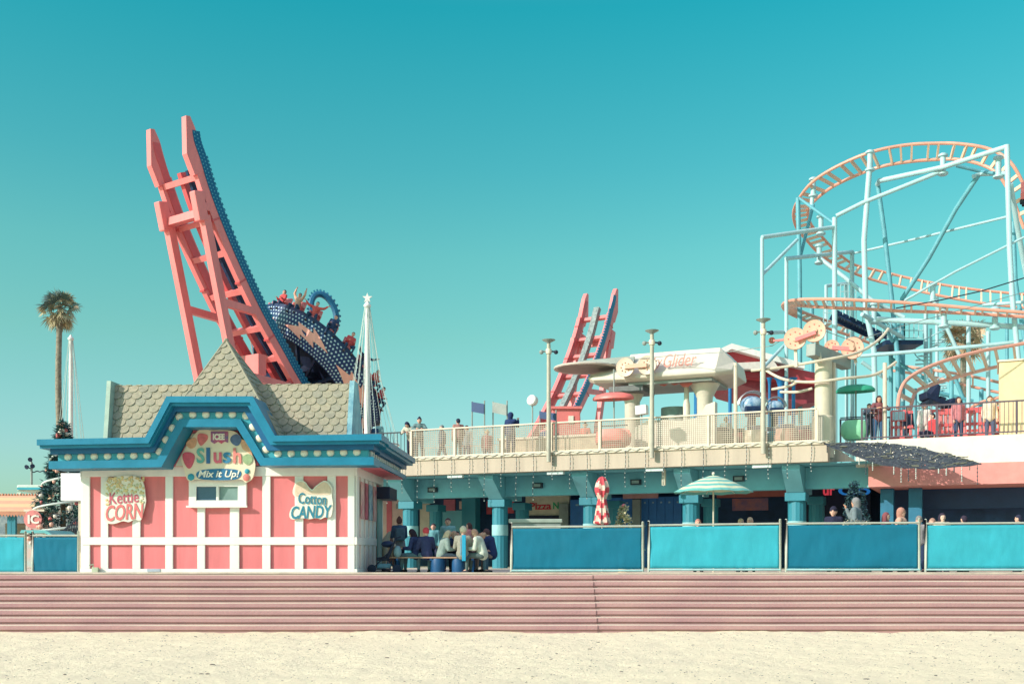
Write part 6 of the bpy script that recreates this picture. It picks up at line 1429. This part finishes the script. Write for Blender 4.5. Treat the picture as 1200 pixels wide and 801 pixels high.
for dx_, dz_ in ((0, .12), (-.18, -.27), (.12, -.22)): m = MB(); m.tube([(x, 56, zt + dz_ - .1), (x + dx_, 55.9, zt + dz_)], .03, 6); m.lathe([(.05, -.1), (.12, 0), (.12, .04)], (x + dx_, 55.85, zt + dz_), 10, (dx_ * 2, -1, -.4)); m.build('floodlight', NAVYD, t, smooth=True)
m = MB(); pts = [P(lerp(38, 62, i / 16), lerp(552.5, 551, i / 16) + 1.6 * math.sin(i * 1.3) * .4, 56) for i in range(17)]; m.tube(pts, .03, 5); m.build('bulb_string', BLACK, t)
YB = 36; t = thing('white_banner', 'plain white box banner hanging behind the left kiosk eave', 'banner', (P(84, 650, YB).x, YB, 0))
m = MB(); m.box(P(71, 0, YB).x, P(108, 0, YB).x, YB, YB + .5, P(0, 586.5, YB).z, P(0, 554, YB).z); m.build('box', mat('banner_white', rgb(252, 252, 250), .6, .02), t, bevel=.02)
for px in (92, 104): m = MB(); x = P(px, 0, YB).x; m.box(x - .05, x + .05, YB + .1, YB + .2, 0, P(0, 586.5, YB).z - .003); m.build('post', CREAMM, t)
# dark stair railing between tree and kiosk
t = thing('stair_railing', 'dark stair railing rising behind the kiosk left corner', 'railing', (P(88, 650, 38).x, 38, 0)); a, b2 = P(70, 626, 38), P(103, 595, 38)
m = MB(); m.bar(a + Vector((0, 0, .0)), b2, .05, .06); m.build('handrail', BLACK, t)
m = MB()
for i in range(18): q = a.lerp(b2, i / 17); m.box(q.x - .014, q.x + .014, 37.99, 38.02, max(0, q.z - 1.0), q.z - .03)
tag(m.build('baluster', BLACK, t), kind='stuff')
m = MB(); m.prism([(a.x, 0), (b2.x, 0), (b2.x, b2.z - .9), (a.x, max(.05, a.z - .9))], 38.2, 39.5); m.build('stair_flight', NAVYD, t)

# ------------------------------------------------------------------ deck signs, flood light, queue, boxes
def deck_sign(label, px0, px1, y0, y1, ybot, off, mm, tilt=0, txt_=None):
    t = thing('deck_sign', label, 'sign', BF.loc(), BF.th, local=True); x0, za = B(px0, y0, off); x1, zb_ = B(px1, y1, off); _, zc = B(px0, ybot, off)
    m = MB(); m.add([(x0, off, za), (x1, off, zb_), (x1, off, zb_ - (za - zc)), (x0, off, zc), (x0, off + .04, za), (x1, off + .04, zb_), (x1, off + .04, zb_ - (za - zc)), (x0, off + .04, zc)], [(0, 1, 2, 3), (7, 6, 5, 4), (0, 4, 5, 1), (1, 5, 6, 2), (2, 6, 7, 3), (3, 7, 4, 0)]); m.build('board', mm, t, world=False)
    for x in (x0, x1): m = MB(); m.tube([(x, off + .06, DZ), (x, off + .06, za + .02)], .028, 6); m.build('post', GREY, t, world=False)
    if txt_:
        for i, (s, pcx, w__) in enumerate(txt_): xx, zz = B(pcx, (y0 + ybot) / 2 + 1, off); text_mb(s, xx, zz, w__, .09, off - .012, .01).build('lettering', mat('pale_lettering', rgb(150, 200, 215)), t, world=False)
    return t
deck_sign('small navy sign on two posts above the railing', 552.5, 567, 470.5, 473, 482, 1.5, mat('navy_sign', rgb(35, 75, 125), .5, .1))
deck_sign('blank grey sign on two posts left of the person with a phone', 577, 593.5, 470.5, 474, 483, 1.8, GREY)
deck_sign('navy sign board tilted in front of the far coral tower base', 632, 651, 481.5, 484, 490, 2.2, MATS['navy_sign'], txt_=(('TICKETS', 641, .34),)) if False else deck_sign('navy sign board in front of the far coral tower base', 632, 651, 481.5, 484, 490, 2.2, MATS['navy_sign'])
x, z = B(624, 469, 1.2); w_ = BF.w(x, 1.2); t = thing('flood_light', 'round white flood light on a short pole left of the far tower', 'light', (w_.x, w_.y, DZ), 0, local=True)
m = MB(); m.tube([(.0, 0, 0), (0, 0, z - DZ - .3), (-.03, 0, z - DZ - .15)], .03, 6); m.build('pole', GREY, t); m = MB(); m.lathe([(.1, -.16), (.2, -.1), (.21, .08), (.17, .13), (0, .14)], (0, 0, z - DZ), 16, (-.5, -.8, .1)); m.build('lamp_head', WHITE, t, smooth=True)
lw = thing('low_wall', 'low tan planter wall on the deck behind the mesh railing', 'low wall', BF.loc(), BF.th, local=True); m = MB(); m.box(BF.x(585, 2.6), BF.x(700, 2.6), 2.6, 2.85, DZ + .001, DZ + .85); m.build('wall', mat('tan_low_wall', rgb(225, 205, 175), .8, .15), lw, world=False); m = MB(); m.box(BF.x(583, 2.6), BF.x(701, 2.6), 2.52, 2.93, DZ + .851, DZ + .93); m.build('coping', CREAMM, lw, world=False)
for i, (px, c, nm) in enumerate(((846, (235, 215, 180), 'cream'), (864, (225, 130, 125), 'rose'), (884, (240, 225, 195), 'ivory'), (905, (95, 170, 190), 'aqua'), (922, (230, 180, 160), 'peach'), (940, (205, 120, 125), 'dusty red'))):
    off = 4.2 + (i % 2) * .8; x = BF.x(px, off); w_ = BF.w(x, off); t = thing('ride_pod', nm + ' rounded ride pod behind the mesh railing at the right end', 'ride car', (w_.x, w_.y, DZ), BF.th, 'ride pods behind the mesh railing', local=True)
    m = MB(); m.lathe([(.28, .12), (.42, .3), (.46, .65), (.40, .95), (.34, .97), (.36, .6), (.2, .4), (0, .38)], n=16); m.v = [Vector((v.x, v.y * 1.2, v.z)) for v in m.v]; m.build('shell', mat('pod_%d' % i, rgb(*c), .4, .2, 4), t, smooth=True)
    m = MB(); m.box(-.26, .26, .1, .3, .4, 1.15); m.build('backrest', NAVY, t, bevel=.05); m = MB(); m.tube([(-.38, -.2, .97), (-.3, -.25, 1.12), (.3, -.25, 1.12), (.38, -.2, .97)], .025, 6); m.build('lap_bar', GREY, t); m = MB(); m.lathe([(.3, 0), (.3, .12), (0, .13)], n=14); m.build('base', NAVYD, t)
# coral ticket booth front at the far tower's foot
t = thing('ticket_booth', 'coral ticket booth with white notice at the foot of the far tower', 'booth', tuple(P(660, 650, 44).xy) + (DZ,)); m = MB(); a, b2 = P(647, 478, 44), P(680, 478, 44); m.box(a.x, b2.x, 44, 45.4, DZ, a.z); m.build('wall', CORAL, t, bevel=.03)
m = MB(); a, b2 = P(666, 496, 44), P(672, 487, 44); m.box(a.x, b2.x, 43.96, 43.998, a.z, b2.z); m.build('notice', SW, t); m = MB(); a, b2 = P(645, 479, 44), P(682, 476, 44); m.box(a.x, b2.x, 43.9, 45.5, a.z, b2.z); m.build('roof', CORAL, t)
# loudspeaker box
x, z = B(752, 480, 1.2); w_ = BF.w(x, 1.2); t = thing('loudspeaker', 'white box loudspeaker on a thin stand before the station column', 'loudspeaker', (w_.x, w_.y, DZ), BF.th, local=True)
m = MB(); m.prism([(-.2, z - DZ - .2), (.22, z - DZ - .16), (.2, z - DZ + .18), (-.22, z - DZ + .14)], -.15, .2); m.build('box', WHITE, t, bevel=.02); m = MB(); m.tube([(0, 0, 0), (0, 0, z - DZ - .18)], .03, 6); m.lathe([(.25, 0), (.25, .03), (0, .03)], n=14); m.build('stand', GREY, t)
# queue railings in coral on the right deck
for i, (p0, p1, off, lab) in enumerate(((1043, 1070, 3.4, 'coral slatted queue gate behind the leaning girl'), (1100, 1215, 3.4, 'long coral slatted queue fence at the coaster station'), (1075, 1215, 5.6, 'rear coral queue fence below the coaster supports'))):
    t = thing('queue_fence', lab, 'fence', BF.loc(), BF.th, local=True); x0, x1 = BF.x(p0, off), BF.x(p1, off); zt = B(1120, 481 if i == 1 else 478, off)[1]
    for zz in (DZ + .35, DZ + .75, zt - .06): m = MB(); m.box(x0, x1, off - .03, off + .03, zz - .05, zz + .05); m.build('rail', CORALD, t, world=False)
    x = x0; m = MB()
    while x < x1: m.box(x, x + .09, off + .031, off + .06, DZ + .1, zt); x += .16
    tag(m.build('slat', CORAL, t, world=False), kind='stuff')
t = thing('coaster_shed', 'tan boxy shed at the right edge beside the climbing track', 'shed', BF.loc(), BF.th, local=True); x0, z1_ = B(1171, 424, 2.4); 
m = MB(); m.box(x0, x0 + 4, 2.4, 5.0, DZ, z1_); m.build('wall', TAN, t, bevel=.02, world=False); m = MB(); m.box(x0 - .05, x0 + 4.05, 2.35, 5.05, z1_ + .001, z1_ + .06); m.build('roof_edge', CREAMM, t, world=False)
x, z = B(1053, 487, 3.3); t = thing('notice_board', 'small pale blue notice on the coral queue gate', 'sign', BF.loc(), BF.th, local=True); m = MB(); m.box(x - .25, x + .25, 3.28, 3.32, z - .2, z + .2); m.build('frame', CORALD, t, world=False); m = MB(); m.box(x - .2, x + .2, 3.26, 3.279, z - .15, z + .15); m.build('sheet', mat('notice_blue', rgb(190, 225, 235)), t, world=False)
# shade net hung below the deck corner, edged with icicle lights
sn = thing('shade_net', 'sagging dark shade net edged with icicle lights at the deck corner', 'shade net', BF.loc(), BF.th, local=True)
NETM = mat('net_dark', rgb(88, 96, 100), .95, .35, 9, .8, 30, c2=rgb(24, 36, 55))
c00, c10 = B(966, 519, -.05), B(1150, 543, -.9); c01 = B(1075, 521, 1.0)
A0 = Vector((c00[0], -.10, c00[1])); A1 = Vector((c10[0], -1.3, B(1150, 543, -1.3)[1])); A2 = Vector((B(1060, 517, 1.1)[0], 1.0, B(1060, 517, 1.1)[1])); A3 = Vector((B(1070, 549, -1.6)[0], -1.6, B(1070, 549, -1.6)[1]))
m = MB(); nu, nv_ = 150, 60
def netp(u, v):
    top = A0.lerp(A2, u) if u < .0 else (A0 * (1 - u) + A1 * u) + Vector((0, 0, .35 * math.sin(u * math.pi))) + Vector((0, .9 * math.sin(u * math.pi), 0)); low = (A0 * (1 - u) + A1 * u) + Vector((0, -.7 * math.sin(u * math.pi), -.50 * math.sin(u * math.pi)))
    p = top.lerp(low, v); p.z += .05 * noise.noise((u * 9, v * 6, 1)) - .12 * math.sin(v * math.pi) * math.sin(u * math.pi); return p
for j in range(nv_ + 1):
    for i in range(nu + 1): m.v.append(netp(i / nu, j / nv_))
for j in range(nv_):
    for i in range(nu):
        if noise.noise((i * .55, j * .75, 3)) > .32 or random.random() < .05: continue
        q = j * (nu + 1) + i; m.f.append([q, q + 1, q + nu + 2, q + nu + 1]); m.m.append(0)
o = m.build('net', NETM, sn, world=False); sd = o.modifiers.new('thickness', 'SOLIDIFY'); sd.thickness = .02
m = MB()
for k in range(50):
    a, b2 = netp(random.random(), random.random()), None; d = Vector((random.gauss(0, 1), random.gauss(0, .5), random.gauss(0, .15))).normalized(); m.tube([a + Vector((0, 0, .03)), a + d * .22 + Vector((0, 0, .03))], .014, 4)
tag(m.build('straw', mat('straw_grey', rgb(150, 150, 130), .9, .3), sn, world=False), kind='stuff')
for k in range(22):
    u = (k + .5) / 22; v = random.choice((0, 1, 1)); p = netp(u, v); L_ = random.uniform(.12, .6); m = MB(); m.tube([p, p - Vector((0, 0, L_))], .009, 4)
    for j in range(1, 6): m.ball(p - Vector((0, .01, L_ * j / 5)), .024, 5)
    m.build('light_strand', IL if k % 3 else IW, sn, world=False)
# far row of low buildings and trees closing the view behind everything
rng = random.Random(3)
BG = 'low buildings far behind the boardwalk'
for i, (px, w__, h_, c, nm) in enumerate(((-30, 60, 7, (225, 215, 200), 'cream'), (30, 45, 6, (240, 190, 170), 'peach'), (62, 40, 6, (170, 200, 195), 'grey green'))):
    Y = 120 + i * 6; x = P(px, 0, Y).x; t = thing('low_building', nm + ' flat roofed building far behind the left stalls', 'building', (x, Y, 0), 0, BG, local=True); W_ = w__ / F * Y
    m = MB(); m.box(-W_ / 2, W_ / 2, 0, 10, 0, h_); m.build('wall', mat('far_wall_%d' % i, rgb(*c), .8, .12), t); m = MB(); m.box(-W_ / 2 - .3, W_ / 2 + .3, -.3, 10.3, h_ + .001, h_ + .4); m.build('roof', CREAMM, t)
    for k in range(4): m = MB(); x_ = -W_ / 2 + W_ * (k + .5) / 4; m.box(x_ - .5, x_ + .5, -.04, -.005, h_ * .5, h_ * .75); m.build('window', GLASS, t)
bpy.data.scenes.remove(TMP)
